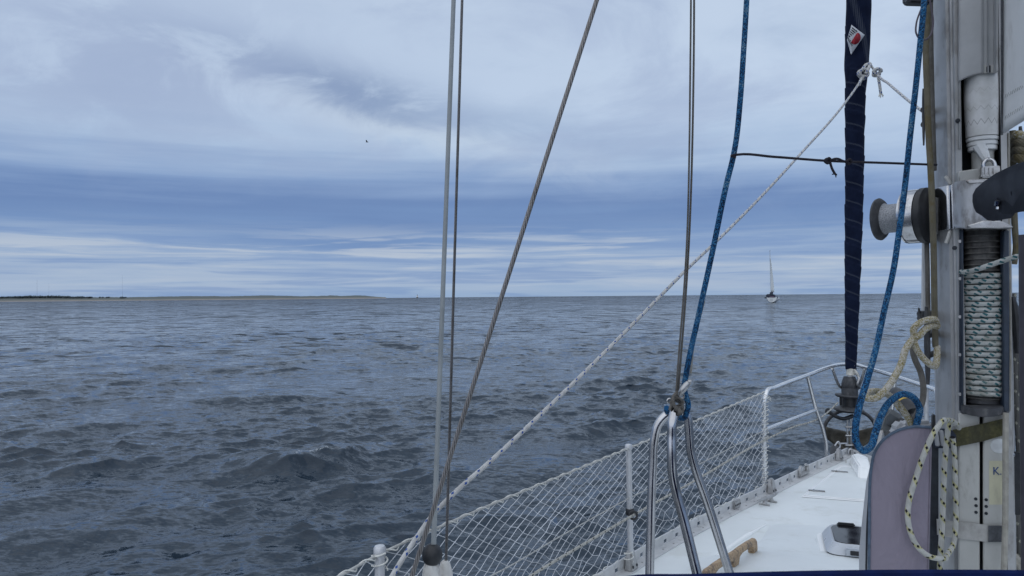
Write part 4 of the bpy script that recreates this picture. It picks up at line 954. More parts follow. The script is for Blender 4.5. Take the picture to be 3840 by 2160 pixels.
G().tube([P(3212, 1400, 5.28), P(3222, 1420, 5.26), P(3216, 1440, 5.26), P(3224, 1455, 5.28)], 5*km, 6).build('tack_shackle', steel, fdn)
for k, (v0, v1) in enumerate(((1572, 1608), (1600, 1640), (1632, 1676), (1668, 1716))):
    G().tube([P(3178, v0, 5.34), P(3178, v1, 5.34)], 4*km, 8).build('toggle_plate', steel, fdn); G().tube([P(3191, v0, 5.34), P(3191, v1, 5.34)], 4*km, 8).build('toggle_plate', steel, fdn)
    G().tube([P(3170, v1-6, 5.33), P(3199, v1-6, 5.33)], 4*km, 8).build('toggle_pin', steel, fdn)
line('tack_tail', [(3203, 1385, 5.28), (3214, 1398, 5.27), (3222, 1414, 5.27), (3216, 1404, 5.26), (3206, 1394, 5.26)], .006, simple('tail_white', (.66, .65, .6, 1), .9), 'white tape tail at the tack of the furled headsail', 'tape')

# anchor on the bow roller: concave fluke with roll bar
an = thing('bow_anchor', 'dark weathered plough anchor with hoop on the bow roller', 'anchor', P(3180, 1690, 5.5))
g = G(); V_ = []; NU, NW = 12, 8
for i in range(NU+1):
    x_ = -1+2*i/NU
    for j in range(NW+1):
        t = j/NW
        wid = 92*(1-.0*t)*(1 if t < .4 else 1-.92*((t-.4)/.6)**1.2)
        u = 3188+x_*wid; v = 1612+ t*88 - 12*abs(x_)*(1-t) + 10*(1-abs(x_))*(1-t)
        V_.append(P(u, v, 5.45+.16*(1-x_*x_)*(1-t*.5)+.1*t))
g.add(V_, [[i*(NW+1)+j, (i+1)*(NW+1)+j, (i+1)*(NW+1)+j+1, i*(NW+1)+j+1] for i in range(NU) for j in range(NW)])
o = g.build('fluke', anchor_m, an); md = o.modifiers.new('thickness', 'SOLIDIFY'); md.thickness = .012
G().tube([P(3188+98*math.cos(k), 1618-82*math.sin(k), 5.47) for k in np.linspace(-.05, 3.19, 15)], .0135, 10).build('roll_bar', greyblack, an)
G().tube([P(3190, 1620, 5.5), P(3186, 1660, 5.42), P(3184, 1700, 5.35)], [.016, .02, .022], 8).build('shank', anchor_m, an)
rl = thing('bow_roller', 'dark bow roller cheeks with bent silver bail at the stem', 'bow fitting', P(3170, 1712, 5.3))
for u in (3140, 3210): G().prism([P(u-8, 1712, 5.3), P(u+8, 1712, 5.3), P(u+8, 1672, 5.35), P(u-6, 1688, 5.35)], vF*.1).build('cheek', greyblack, rl, .004)
G().tube([P(3136, 1722, 5.15), P(3134, 1700, 5.15), P(3146, 1682, 5.15), P(3150, 1675, 5.15), P(3144, 1656, 5.15), P(3130, 1672, 5.15)], .0055, 8, res=5).build('bail', stanch, rl)
G().tube([P(3144, 1663, 5.15), P(3176, 1663, 5.2)], .005, 8).build('pin', stanch, rl)
G().tube([P(3188+6*math.cos(k), 1697+13*math.sin(k), 5.2) for k in np.linspace(0, 6.28, 12)[:-1]], .006, 8, closed=True).build('ring', stanch, rl)
G().box(P(3165, 1724, 5.12), S*.05, C*.05, Z*.006).build('stem_plate', gelw, rl, .003)
line('thin_lanyard', [(3172, 1726, 5.02), (3178, 1742, 4.95), (3192, 1744, 4.92), (3202, 1736, 4.95), (3208, 1715, 5.0), (3232, 1690, 5.02), (3300, 1630, 4.9)], .0022, r_plain, 'thin frayed lanyard curling over the stem', 'cord')

# ------------------------------------------------------------------ genoa sheets
line('jib_sheet', [(3262, 250, 4.70), (3215, 322, 4.6), (2990, 590, 3.95), (2840, 752, 3.62), (2698, 894, 3.32), (2556, 1029, 3.04), (2430, 1158, 2.83), (2094, 1491, 2.36), (1830, 1738, 2.07), (1690, 1862, 1.955), (1640, 1912, 1.93), (1560, 2020, 1.84), (1480, 2145, 1.74), (1400, 2290, 1.64)], .0066, r_white, 'white blue flecked sheet slanting from the furled sail down to lower left', 'rope', 'headsail sheets', 12, 14)
t = thing('jib_sheet_lazy', 'white blue flecked sheet from the clew towards the mast with frayed tail', 'rope', P(3290, 270, 4.6), 'headsail sheets')
t.name = 'jib_sheet.001'; WORLD[t.name] = P(3290, 270, 4.6)
G().tube([P(u, v, d) for u, v, d in ((3262, 240, 4.70), (3290, 278, 4.62), (3330, 312, 4.3), (3400, 372, 3.9), (3470, 425, 3.5), (3560, 490, 3.1))], .0072, 10).build('line', r_white, t)
knot(t, 'knot', r_white, P(3290, 270, 4.62), .024, .0095, 2, seed=4)
G().tube([P(3292, 280, 4.6), P(3298, 315, 4.6), P(3303, 350, 4.6)], .009, 10).build('tail', r_white, t)
g = G()
for k in range(14): g.tube([P(3303, 346, 4.6), P(3303+rng.normal(0, 6), 358+rng.normal(0, 4), 4.6)], .003, 4)
g.build('frayed_end', cordw, t)
t = thing('clew_knot', 'white bowline knot of the left sheet at the clew', 'knot', P(3240, 275, 4.66))
knot(t, 'turns', r_white, P(3238, 275, 4.66), .028, .0095, 3, seed=9)
G().tube([P(3262, 238, 4.69), P(3244, 246, 4.66), P(3232, 266, 4.65)], .010, 10).build('bight', r_white, t)
G().tube([P(3264, 240, 4.67), P(3256, 258, 4.64), P(3246, 276, 4.64)], .010, 10).build('bight', r_white, t)
G().tube([P(3234, 290, 4.64), P(3226, 306, 4.64), P(3221, 320, 4.64)], .010, 10).build('tail', r_white, t)

# ------------------------------------------------------------------ mast
mast = thing('mast', 'grey aluminium furling mast standing at the right edge', 'mast', B(0, 0, 1.2))
mc = -.010
half = [(-.060, .0), (-.062, .012), (-.066, .013), (-.066, .030), (-.073, .032), (-.087, .075), (-.0905, .13), (-.085, .18), (-.062, .235), (-.03, .258)]
outer = [(mc+b, a) for b, a in half]+[(mc-b, a) for b, a in half[::-1]]
inner = [(mc+.046, 0), (mc+.05, .11), (mc-.05, .11), (mc-.046, 0)]
poly = outer+inner; n = len(poly)
def mast_seg(z0, z1, name, mat):
    g = G(); V_ = [B(a, b, z0) for b, a in poly]+[B(a, b, z1) for b, a in poly]
    no = len(outer)
    F_ = [[i, (i+1) % n, n+(i+1) % n, n+i] for i in range(n)]
    for k, f_ in enumerate(F_): g.add([], []);
    g.v += V_
    for k, f_ in enumerate(F_):
        g.f.append(f_); g.uv.append([(0, 0)]*4); g.mi.append(1 if k in (no, no+1, no+2) else 0)
    return g.build(name, [mastm, recess_dark], mast, smooth=True)  # cavity faces take the recess tone, shade and grime in the colour
zA = lambda v, off=0, u=3560: A(u, v, off).z
mast_seg(1.2, 11.0, 'extrusion', mastm)
def fprism(pts, off, depth, name, mat, parent, bevel=.0015, seg=1):
    return G().prism([A(u, v, off) for u, v in pts], C*depth).build(name, mat, parent, bevel, seg=seg)
# upper closing profile with ribs, curved lower lip
lip = [(3592, 310), (3605, 302), (3630, 291), (3660, 283), (3700, 277), (3738, 275)]
up = G().prism([A(3592, -2600, -.004)]+[A(u, v, -.004) for u, v in lip]+[A(3738, -2600, -.004)], C*-.016).build('slot_cover', mastm, mast, .002)
for u in (3684, 3704, 3728): fprism([(u-3, -2600), (u-3, 276), (u+3, 276), (u+3, -2600)], -.0195, -.006, 'rib', mastm, up)
fprism([(3698, 250), (3698, 273), (3714, 273), (3714, 245)], -.0195, -.004, 'cutout', recess_dark, up)
fprism([(3682, 243), (3682, 276), (3736, 274), (3736, 243)], -.0192, -.002, 'end_piece', mastw, up)
for (u, v, r_) in ((3591, 453, .006), (3579, 930, .006), (3632, 208, .003)): G().lathe([(r_, 0), (r_, .004), (r_*.5, .005)], A(u, v, -.002), -C, 10).build('rivet', recess_dark, mast)
fprism([(3594, -2600), (3594, 560), (3602, 560), (3602, -2600)], -.0012, -.004, 'lip', mastm, mast)
fprism([(3596, 860), (3596, 1540), (3606, 1540), (3606, 860)], -.0012, -.004, 'lip', housing, mast)
# lower closing panels
pl = fprism([(3592, 1548), (3592, 2900), (3672, 2900), (3672, 1548)], -.0015, -.008, 'lower_panel', mastw, mast, .003)
pr_ = fprism([(3684, 1548), (3684, 2900), (3766, 2900), (3766, 1548)], -.0015, -.008, 'lower_panel', mastw, mast, .003)
for (u, v) in ((3659, 1871), (3660, 1896), (3660, 1921), (3698, 1874), (3698, 1899), (3698, 1925)): G().lathe([(.0042, 0), (.0042, .0012)], A(u, v, -.0094), -C, 12).build('hole', recess_dark, mast)
st_ = fprism([(3709, 1728), (3709, 1892), (3764, 1892), (3764, 1728)], -.0096, -.0008, 'sticker', sticker, mast, 0)
text_mesh('K.Y', 44, lambda a, b: A(3722+a*.93, 1780-b*.95, -.0112), print_blue, 'lettering', st_)
G().lathe([(.020, 0), (.019, .001)], A(3745, 1672, -.0096), -C, 20).build('round_label', simple('label_white', (.60, .62, .63, 1), .4), mast)
# collar bands where the boom fitting sits
loftz = lambda z0, z1, grow, name, mat, sl=slice(0, None): None
def band(v0, v1, grow, name, mat, a_max=.13):
    pts = [(mc+b*(1+grow), a-.004) for b, a in half if a <= a_max]
    o_ = [B(a, b, A(3560, v1).z) for b, a in pts]; i_ = [B(a, b+.012, A(3560, v1).z) for b, a in pts][::-1]
    return G().prism(o_+i_, Z*(A(3560, v0).z-A(3560, v1).z)).build(name, mat, mast, .001, seg=1)
band(690, 858, .07, 'polished_band', chrome)
fprism([(3511, 660), (3512, 900), (3545, 903), (3545, 655)], .10, .004, 'packing', mastm, mast)
gg = G(); NS = 12; top_, bot_ = [], []      # bulging gooseneck casting
for i in range(NS+1):
    t = i/NS; u = 3574+(3752-3574)*t; bul = -.014-.042*math.sin(math.pi*(.08+.84*t))
    top_.append(A(u, 684-14*math.sin(math.pi*t), bul)); bot_.append(A(u, 852+8*math.sin(math.pi*t), bul))
back_t = [A(3752, 676, -.004), A(3574, 684, -.004)]; back_b = [A(3752, 852, -.004), A(3574, 852, -.004)]
o_ = bot_+back_b; tt = top_+back_t
gk = gg.prism(o_, None, top=tt).build('gooseneck_casting', simple('casting_white', (.42, .43, .45, 1), .36, .4, 14, .08, .1, 300, dirt=(.17, .16, .15, 1), dirt_scale=22, dirt_lo=.48), mast, .003)
fprism([(3622, 676), (3640, 672), (3735, 668), (3752, 676), (3740, 684), (3635, 690)], -.058, .05, 'upper_lug', steel, mast, .003)
fprism([(3628, 845), (3700, 824), (3760, 830), (3800, 848), (3800, 856), (3640, 858)], -.066, .06, 'lower_lug', steel, mast, .003)
for v in (724, 842): G().lathe([(.005, 0), (.005, .004)], A(3523, v, .095), -C-S*.6, 10).build('screw', steel, mast)
fprism([(3596, 642), (3596, 684), (3690, 672), (3690, 628)], -.022, .02, 'lower_collar', mastw, mast, .003)
G().tube([A(3545, 660, .03), A(3556, 676, .03), A(3565, 690, .03)], .005, 8).build('cable', white_pl, mast); G().tube([A(3563, 866, .03), A(3556, 890, .03), A(3548, 912, .03)], .005, 8).build('cable', white_pl, mast)
rst = fprism([(3566, 606), (3566, 660), (3580, 660), (3580, 590)], .009, -.002, 'rust_stain', simple('rust_stain', (.17, .085, .04, 1), .9, 0, 60, .4, dirt=(.36, .34, .32, 1), dirt_scale=60), mast, 0) if False else None
# tack of the rolled mainsail in the slot
ms = thing('rolled_mainsail', 'white mainsail rolled inside the mast with its foot stitched', 'sail', A(3682, 560, .03))
cxr = A(3682, 420, .030); dz = lambda v: A(3682, v, .03).z
sv, t_, b_ = newmat('stitched_sail'); g_ = t_.add('ShaderNodeNewGeometry').outputs['Position']; uv = t_.add('ShaderNodeUVMap').outputs[0]; u_, v_ = t_.sep(uv)[0:2]
tri = t_.math('ABSOLUTE', t_.math('SUBTRACT', t_.math('FRACT', t_.math('MULTIPLY', v_, 15)), .5))
def zig(h0, a, wd): return t_.math('LESS_THAN', t_.math('ABSOLUTE', t_.math('SUBTRACT', t_.math('SUBTRACT', u_, h0), t_.math('MULTIPLY', tri, a))), wd)
z1_ = t_.math('MAXIMUM', zig(.030, .028, .0016), t_.math('MULTIPLY', zig(.068, .022, .0012), .6)); z1_ = t_.math('MAXIMUM', z1_, t_.math('MULTIPLY', zig(.118, .02, .001), .4))
cc = t_.mix(t_.ss(t_.noise(g_, 16, 5, .6), .4, .68), (.70, .70, .70, 1), (.56, .56, .54, 1)); cc = t_.mix(t_.math('MULTIPLY', z1_, .55), cc, (.16, .15, .15, 1))
t_.put(b_.inputs['Base Color'], cc); b_.inputs['Roughness'].default_value = .8
bn = t_.add('ShaderNodeBump'); bn.inputs['Strength'].default_value = .5; bn.inputs['Distance'].default_value = .006; t_.put(bn.inputs['Height'], t_.noise(t_.scale(g_, (1, 1, .6)), 22, 3)); t_.l.new(bn.outputs[0], b_.inputs['Normal'])
zt0 = dz(515); prof = [(.0395, 0), (.040, .02), (.041, .05), (.043, .10), (.042, .18), (.036, .25), (.036, .6)]
g = G(); g.lathe([(r_, h_) for r_, h_ in prof], Vector((cxr.x, cxr.y, zt0)), Z, 36); sr = g.build('roll', sv, ms)
for k in range(3):
    G().lathe([(.032, 0), (.0392-.0022*k, .002), (.0395-.0022*k, .010), (.034, .0128)], Vector((cxr.x, cxr.y, zt0-.013*(k+1))), Z, 32).build('hem_layer', sail_w, ms)
G().lathe([(.027, zt0*0-.055), (.027, .0)], Vector((cxr.x, cxr.y, zt0-.04)), Z, 24).build('foil', mastw, ms)
G().tube([A(3670, 545, -.002), A(3690, 580, -.008), A(3702, 603, -.014)], [.016, .013, .009], 8).build('tack_webbing', sail_w, ms)
sh = thing('tack_shackle', 'steel shackle holding the mainsail tack above the gooseneck', 'shackle', A(3705, 650, -.03))
G().tube([A(3690, 640, -.03), A(3690, 610, -.03), A(3704, 597, -.03), A(3722, 603, -.03), A(3732, 625, -.03), A(3734, 648, -.03)], .005, 10).build('bow', chrome, sh)
G().box(A(3712, 642, -.034), S*.021, C*.012, Z*.012).build('block', steel, sh, .002)
for k in range(3): G().box(A(3696+k*16, 642, -.0485), S*.0022, C*.002, Z*.011).build('fin', steel, sh, .001)
G().box(A(3705, 660, -.034), S*.018, C*.014, Z*.006).build('nut', steel, sh, .003)
# mainsail leaving the slot
gm = thing('mainsail', 'white mainsail cloth at the top right edge with diagonal stitching', 'sail', A(3765, 500, 0))
g = G(); V_ = []; NI, NJ = 14, 24
for i in range(NI+1):
    t = i/NI
    for j in range(NJ+1):
        s_ = j/NJ; u = 3757+t*330; vb = 505-t*205; v = vb-s_*(900)
        V_.append(P(u, v, 1.93-.55*t+.012*math.sin(t*9+s_*3)))
g.add(V_, [[i*(NJ+1)+j, (i+1)*(NJ+1)+j, (i+1)*(NJ+1)+j+1, i*(NJ+1)+j+1] for i in range(NI) for j in range(NJ)])
o = g.build('cloth', sail_w, gm); md = o.modifiers.new('thickness', 'SOLIDIFY'); md.thickness = .002
G().tube([P(3757, v, 1.925) for v in (506, 250, 0, -395)], .0028, 6).build('luff_tape', dark_strap, gm)
g = G()
for k in range(9):
    u = 3768+k*9
    for v0 in (352-k*5, 432-k*5.5):
        d = 1.93-.55*(u-3757)/330-.006; g.tube([P(u, v0+16, d), P(u+5, v0, d)], .0006, 4)
g.build('stitching', simple('stitch_grey', (.26, .26, .25, 1), .9), gm)['kind'] = 'stuff'

# furler in the mast: grooved drum and rope turns
fd = thing('mast_furler', 'grooved black furling drum set into the mast below the gooseneck', 'furler', A(3682, 1540, .04))
dc = A(3684, 1200, .036); rD = .0495
zt_, zb_ = A(3684, 862, .036).z, A(3684, 1505, .036).z
prof = []; zcur = zb_; stepg = (zt_-zb_)/30
while zcur < zt_-stepg*.5:
    prof += [(rD-.006, zcur), (rD-.006, zcur+stepg*.66), (rD+.002, zcur+stepg*.74), (rD+.002, zcur+stepg*.90)]; zcur += stepg
G().lathe([(r_, h_) for r_, h_ in prof], Vector((dc.x, dc.y, 0)), Z, 36).build('drum', simple('drum_grey', (.085, .083, .08, 1), .6, 0, 60, .4, .3, 300, dirt=(.17, .16, .145, 1), dirt_scale=50, dirt_lo=.5), fd)
fprism([(3762, 862), (3762, 1545), (3786, 1545), (3786, 862)], -.03, .03, 'side_cheek', housing, fd, .003)
fprism([(3606, 862), (3606, 1540), (3614, 1540), (3614, 862)], -.012, .012, 'side_cheek', housing, fd, .002)
for v in (905, 1045, 1188, 1330, 1478):
    G().lathe([(.0045, 0), (.0045, .003)], A(3599, v, -.0052), -C, 10).build('screw', steel, fd)
gc_ = G(); top_ = []; 
for i in range(11):
    t = i/10; top_.append(A(3602+(3786-3602)*t, 1518+26*math.sin(math.pi*t)*.6, -.012-.045*math.sin(math.pi*t)))
gc_.prism(top_+[A(3786, 1518, .02), A(3602, 1518, .02)], Z*-.022).build('lower_bracket', greyblack, fd, .002)
G().lathe([(.040, zb_-.006), (.046, zb_-.002), (.046, zb_+.006)], Vector((dc.x, dc.y, 0)), Z, 30).build('drum_foot', greyblack, fd)
tn = thing('furling_rope', 'white green flecked rope wound in many turns on the mast furler', 'rope', Vector((dc.x, dc.y, zb_)))
r_t = .0070; zr0, zr1 = A(3684, 1478, -.01).z, A(3684, 1034, -.01).z
NTURN = 22; first = None
for k in range(NTURN):
    zz2 = zr0+(zr1-zr0)*k/(NTURN-1)
    if first is None:
        L = [Vector((dc.x+math.cos(a_)*(rD+.003), dc.y+math.sin(a_)*(rD+.003), zz2+.0007*math.sin(a_*2))) for a_ in np.linspace(0, 2*math.pi, 41)[:-1]]
        first = G().tube(L, r_t, 10, closed=True, res=1, sm=False).build('turn', r_green, tn); zf = zz2
    else:
        c_ = copy_to(first, Z*(zz2-zf)); c_.rotation_euler = (0, 0, rng.uniform(0, 6.28)); ctr = Vector((dc.x, dc.y, zz2)); WORLD[c_.name] = ctr; c_.location = ctr-WORLD[tn.name]
G().tube([A(3604, 1020, -.005), A(3625, 1020, -.03), A(3680, 1005, -.07), A(3760, 978, -.09), A(3850, 952, -.12), A(3960, 925, -.15)], .0068, 12).build('tail', r_green, tn)

# winch on the mast's port side
wn = thing('mast_winch', 'silver winch with dark flared rim on the port side of the mast', 'winch', P(3500, 900, 2.05))
wb = P(3476, 808, 2.10); wa = (-S*.866+C*.5).normalized()
G().lathe([(.070, -.012), (.078, -.006), (.080, -.004), (.080, .010), (.077, .012)], wb, wa, 40).build('base_ring', black, wn)
G().lathe([(.075, .012), (.078, .014), (.078, .044), (.0755, .046), (.0755, .048), (.078, .050), (.077, .055), (.060, .062), (.046, .065)], wb, wa, 40).build('lower_drum', chrome, wn)
G().lathe([(.046, .064), (.0425, .072), (.0425, .110), (.047, .116)], wb, wa, 40).build('drum', rough_drum, wn)
G().lathe([(.046, .115), (.058, .122), (.0635, .129), (.062, .135), (.02, .136)], wb, wa, 40).build('rim', greyblack, wn)
# mounting pad joins winch to mast
G().prism([A(3485, 745, .10), A(3520, 735, .06), A(3520, 880, .06), A(3485, 872, .10)], C*.06).build('mounting_pad', cast, wn, .004)

# halyards down the mast's port side
line('mast_halyard', [(3492, -300, 2.06), (3478, 60, 2.04), (3472, 160, 2.02), (3476, 330, 2.0), (3482, 500, 1.99), (3490, 640, 1.97), (3497, 800, 1.95), (3500, 900, 1.95), (3502, 1000, 1.96), (3505, 1200, 2.0), (3508, 1300, 2.02)], .0078, r_olive, 'worn olive halyard passing in front of the winch base', 'rope', 'halyards on the mast', 12)
line('mast_halyard', [(3500, -300, 2.08), (3488, 60, 2.06), (3490, 200, 2.05), (3496, 450, 2.05), (3502, 640, 2.05)], .0075, r_grey, 'grey halyard close against the upper mast behind the olive one', 'rope', 'halyards on the mast', 12)
line('mast_halyard', [(3476, 905, 2.12), (3478, 1000, 2.12), (3480, 1150, 2.11), (3484, 1250, 2.1)], .0062, r_grey, 'grey halyard between winch and black cleat', 'rope', 'halyards on the mast', 12)
line('mast_halyard', [(3467, 905, 2.25), (3466, 1000, 2.25), (3464, 1180, 2.25)], .0075, alu, 'pale tube running down behind the winch', 'tube')
line('wire_loop', [(3470, 2, 1.95), (3450, 45, 1.95), (3436, 90, 1.95), (3436, 125, 1.95), (3450, 146, 1.95), (3470, 149, 1.95), (3490, 130, 1.95), (3499, 90, 1.95), (3494, 40, 1.95), (3484, -10, 1.95)], .0024, simple('purple_wire', (.09, .075, .095, 1), .6), 'thin dark wire loop hanging round the ropes at the top', 'wire')
bk = thing('mast_block', 'dark turning block cut off by the top edge beside the mast', 'block', P(3440, 5, 1.98))
G().prism([P(3402, -40, 1.98), P(3404, 4, 1.98), P(3420, 9, 1.98), P(3490, 11, 1.98), P(3508, 0, 1.98), P(3508, -40, 1.98)], vF*.03).build('cheek', black, bk, .004)
G().tube([P(3398, 1, 1.97), P(3412, 5, 1.97)], .006, 8).build('pin', greyblack, bk)
G().tube([P(3470, -60, 2.03), P(3500, -60, 2.03)], .02, 12).build('sheave', greyblack, bk)
def cleat(u0, v0, u1, v1, d, label, wpx=14, foot=None):
    t = thing('horn_cleat', label, 'cleat', P((u0+u1)/2, v1, d), 'cleats on the mast'); k = d/FPX
    pts = [P(u0+(u1-u0)*s_, v0+(v1-v0)*s_, d+.012*(abs(s_-.5)*2)**2*-1) for s_ in (0, .15, .35, .5, .65, .85, 1)]
    G().tube(pts, [q_*wpx*k for q_ in (.55, .85, 1, 1.1, 1, .85, .55)], 10).build('horns', greyblack, t)
    um, vm = (u0+u1)/2, (v0+v1)/2; tgt = B(.13, mc-.088, P(um, vm, d).z)
    for s_ in (-.13, .13): G().tube([P(um+(u1-u0)*s_, vm+(v1-v0)*s_, d), tgt+Z*(-(v1-v0)*s_*k)], .009, 8).build('foot', greyblack, t)
cleat(3474, 1150, 3480, 1442, 2.02, 'weathered black horn cleat on the mast holding tan rope', 10)
cleat(3462, 332, 3464, 545, 2.1, 'slim black cleat on the upper mast above the winch', 5)
cleat(3446, 1155, 3450, 1215, 2.1, 'small dark cleat tip just behind the rope wrapped cleat', 5)
# tan rope on the cleat
t = thing('tan_rope', 'tan braided rope looped over the mast cleat with a hanging bight', 'rope', P(3430, 1560, 1.97))
G().tube([P(u, v, d) for u, v, d in ((3512, 1226, 2.0), (3505, 1198, 1.97), (3478, 1200, 1.955), (3448, 1212, 1.95), (3426, 1234, 1.95), (3428, 1262, 1.95), (3412, 1285, 1.94), (3394, 1315, 1.93), (3383, 1355, 1.92), (3352, 1418, 1.90), (3316, 1466, 1.88), (3280, 1494, 1.87), (3254, 1494, 1.88), (3246, 1482, 1.90), (3260, 1471, 1.92), (3292, 1468, 1.94), (3326, 1478, 1.95), (3360, 1508, 1.96), (3396, 1553, 1.97), (3420, 1595, 1.98))], .0088, 12).build('strand', r_tan, t)
G().tube([P(u, v, d) for u, v, d in ((3515, 1222, 2.0), (3495, 1222, 1.97), (3468, 1236, 1.95), (3448, 1258, 1.945), (3430, 1272, 1.95), (3432, 1296, 1.945), (3455, 1335, 1.94), (3482, 1362, 1.94), (3502, 1374, 1.95), (3512, 1358, 1.98), (3514, 1300, 2.02))], .0086, 12).build('strand', r_tan, t)
G().tube([P(u, v, d) for u, v, d in ((3428, 1290, 1.99), (3424, 1318, 1.99), (3432, 1350, 1.99), (3452, 1395, 1.99), (3462, 1445, 1.98), (3460, 1500, 1.98), (3440, 1550, 1.97), (3415, 1592, 1.98))], .0078, 12).build('strand', r_grey, t)

# ------------------------------------------------------------------ lilac bag
bagd = 1.86
bg = thing('lilac_bag', 'tall lilac grey canvas bag with blue piping strapped to the mast', 'bag', P(3370, 2480, bagd))
out_ = [(3256, 2480), (3257, 2133), (3259, 1960), (3260, 1819), (3266, 1750), (3278, 1697), (3304, 1656), (3342, 1625), (3388, 1606), (3433, 1599), (3488, 1602), (3489, 1640), (3485, 1860), (3479, 2133), (3474, 2480)]
g = G(); front = [P(u, v, bagd) for u, v in out_]; cfr = sum(front, Vector())/len(front)
V_ = front+[cfr+(p-cfr)*.6-vF*.012 for p in front]+[cfr-vF*.016]; n = len(front)
g.add(V_, [[i, (i+1) % n, n+(i+1) % n, n+i] for i in range(n)]+[[n+i, n+(i+1) % n, 2*n] for i in range(n)]); g.build('front_panel', bag_m, bg)
g = G(); gk_ = lambda v: min(1., max(.12, (v-1700)/420)); back = [P(u, v, bagd)+C*.03*gk_(v) for u, v in out_]; back2 = [p+C*.09*gk_(q_[1]) for p, q_ in zip(back, out_)]
for p in (0, 1, 2, 3, 4): back2[p] = back2[p]+S*-.006*(1, 1.5, 1, .5, 0)[p]
g.add(front+back+back2, [[k*n+i, k*n+(i+1) % n, (k+1)*n+(i+1) % n, (k+1)*n+i] for k in (0, 1) for i in range(n)]+[list(range(2*n, 3*n))]); g.build('gusset', bag_g, bg)
G().tube([p-vF*.002 for p in front[:11]], .0036, 8, res=4).build('piping', piping, bg)
G().tube([p-vF*.001 for p in front[10:]], .0022, 8, res=4).build('piping', simple('seam_lilac', (.20, .18, .22, 1), .9), bg)
G().tube([back[0], back[1], back[2], back[3]+S*.004], .004, 6, res=4).build('zip_fold', recess_dark, bg)
fprism([(3492, 1640), (3490, 1860), (3486, 2480), (3520, 2480), (3520, 1640)], .0, .03, 'gap_shade', recess_dark, bg)  # dark strip put in as the shaded gap between bag and mast
# buckle and straps
sp = thing('olive_strap', 'mouldy olive strap around the mast holding the bag', 'strap', A(3670, 1640, -.03))
def strap(name, poly_t, poly_b, off, mat, parent, th=.003):
    g = G(); n = len(poly_t); V_ = []
    for k in range(n):
        o_ = off[k] if isinstance(off, (list, tuple)) else off
        V_ += [A(*poly_t[k], o_), A(*poly_b[k], o_), A(*poly_b[k], o_+th), A(*poly_t[k], o_+th)]
    g.add(V_, [[k*4+j, k*4+(j+1) % 4, (k+1)*4+(j+1) % 4, (k+1)*4+j] for k in range(n-1) for j in range(4)]+[[0, 1, 2, 3], [(n-1)*4+j for j in (3, 2, 1, 0)]]); return g.build(name, mat, parent)
strap('webbing', [(3572, 1612), (3620, 1602), (3690, 1587), (3768, 1568), (3776, 1572)], [(3584, 1676), (3625, 1668), (3690, 1654), (3764, 1632), (3774, 1628)], [-.016, -.020, -.018, -.016, .0], olive, sp)
bc = thing('strap_buckle', 'dark blue plastic strap buckle between bag and mast', 'buckle', A(3540, 1645, -.02))
G().prism([A(3500, 1606, -.01), A(3570, 1612, -.02), A(3586, 1632, -.022), A(3588, 1660, -.022), A(3578, 1682, -.02), A(3504, 1682, -.01)], C*.016).build('body', simple('buckle_navy', (.022, .032, .055, 1), .5, 0, 40, .2), bc, .003)
for (u0, u1) in ((3508, 3524), (3528, 3544)): G().prism([A(u0-6, 1614, -.022), A(u1-6, 1614, -.022), A(u1+2, 1674, -.022), A(u0+2, 1674, -.022)], C*.01).build('prong', bag_g, bc, .002)
G().prism([A(3498, 1556, .01), A(3508, 1554, .01), A(3510, 1612, .01), A(3496, 1616, .01)], C*.02).build('tongue', black, bc, .002)
sp2 = thing('grey_strap', 'pale grey webbing strap with dark end low around the mast', 'strap', A(3640, 2000, -.02))
strap('webbing', [(3500, 1945), (3516, 1946), (3560, 1953), (3620, 1959), (3707, 1969)], [(3502, 2004), (3518, 2006), (3560, 2015), (3620, 2023), (3707, 2033)], [.03, -.012, -.016, -.016, -.014], grey_strap, sp2)
strap('hook_patch', [(3706, 1971), (3766, 1971)], [(3706, 2033), (3766, 2032)], [-.018, -.017], dark_strap, sp2)
strap('webbing', [(3764, 1968), (3780, 1962), (3796, 1958)], [(3764, 2036), (3780, 2030), (3796, 2014)], [-.012, -.004, .03], grey_strap, sp2)
# hanging coil of white rope
t = thing('rope_coil', 'white black flecked rope hung in a long loop over the strap', 'rope', A(3524, 2138, -.05))
cl = [(3596, 1606, -.024), (3588, 1592, -.036), (3572, 1580, -.045), (3552, 1576, -.05), (3524, 1591, -.055), (3497, 1632, -.06), (3474, 1682, -.065), (3451, 1741, -.07), (3429, 1810, -.07), (3409, 1878, -.07), (3404, 1935, -.07), (3414, 1996, -.07), (3444, 2054, -.065), (3484, 2086, -.058), (3524, 2095, -.05), (3556, 2074, -.045), (3577, 2035, -.04), (3584, 1960, -.036), (3582, 1819, -.032), (3579, 1700, -.034), (3572, 1640, -.034)]
G().tube([P(u, v, min((A(u, v, o_-.004)-CAMP).dot(vF), 1.825 if u < 3520 else 1.825+.0022*(u-3520))) for u, v, o_ in cl], .0066, 12).build('loop', r_coil, t)
G().tube([A(u, v, o_) for u, v, o_ in ((3585, 1585, -.052), (3563, 1592, -.06), (3552, 1646, -.056), (3543, 1728, -.05), (3539, 1819, -.048), (3534, 1955, -.046), (3529, 2047, -.058), (3525, 2110, -.066), (3523, 2200, -.06), (3520, 2400, -.05))], .0068, 12).build('tail', r_coil, t)

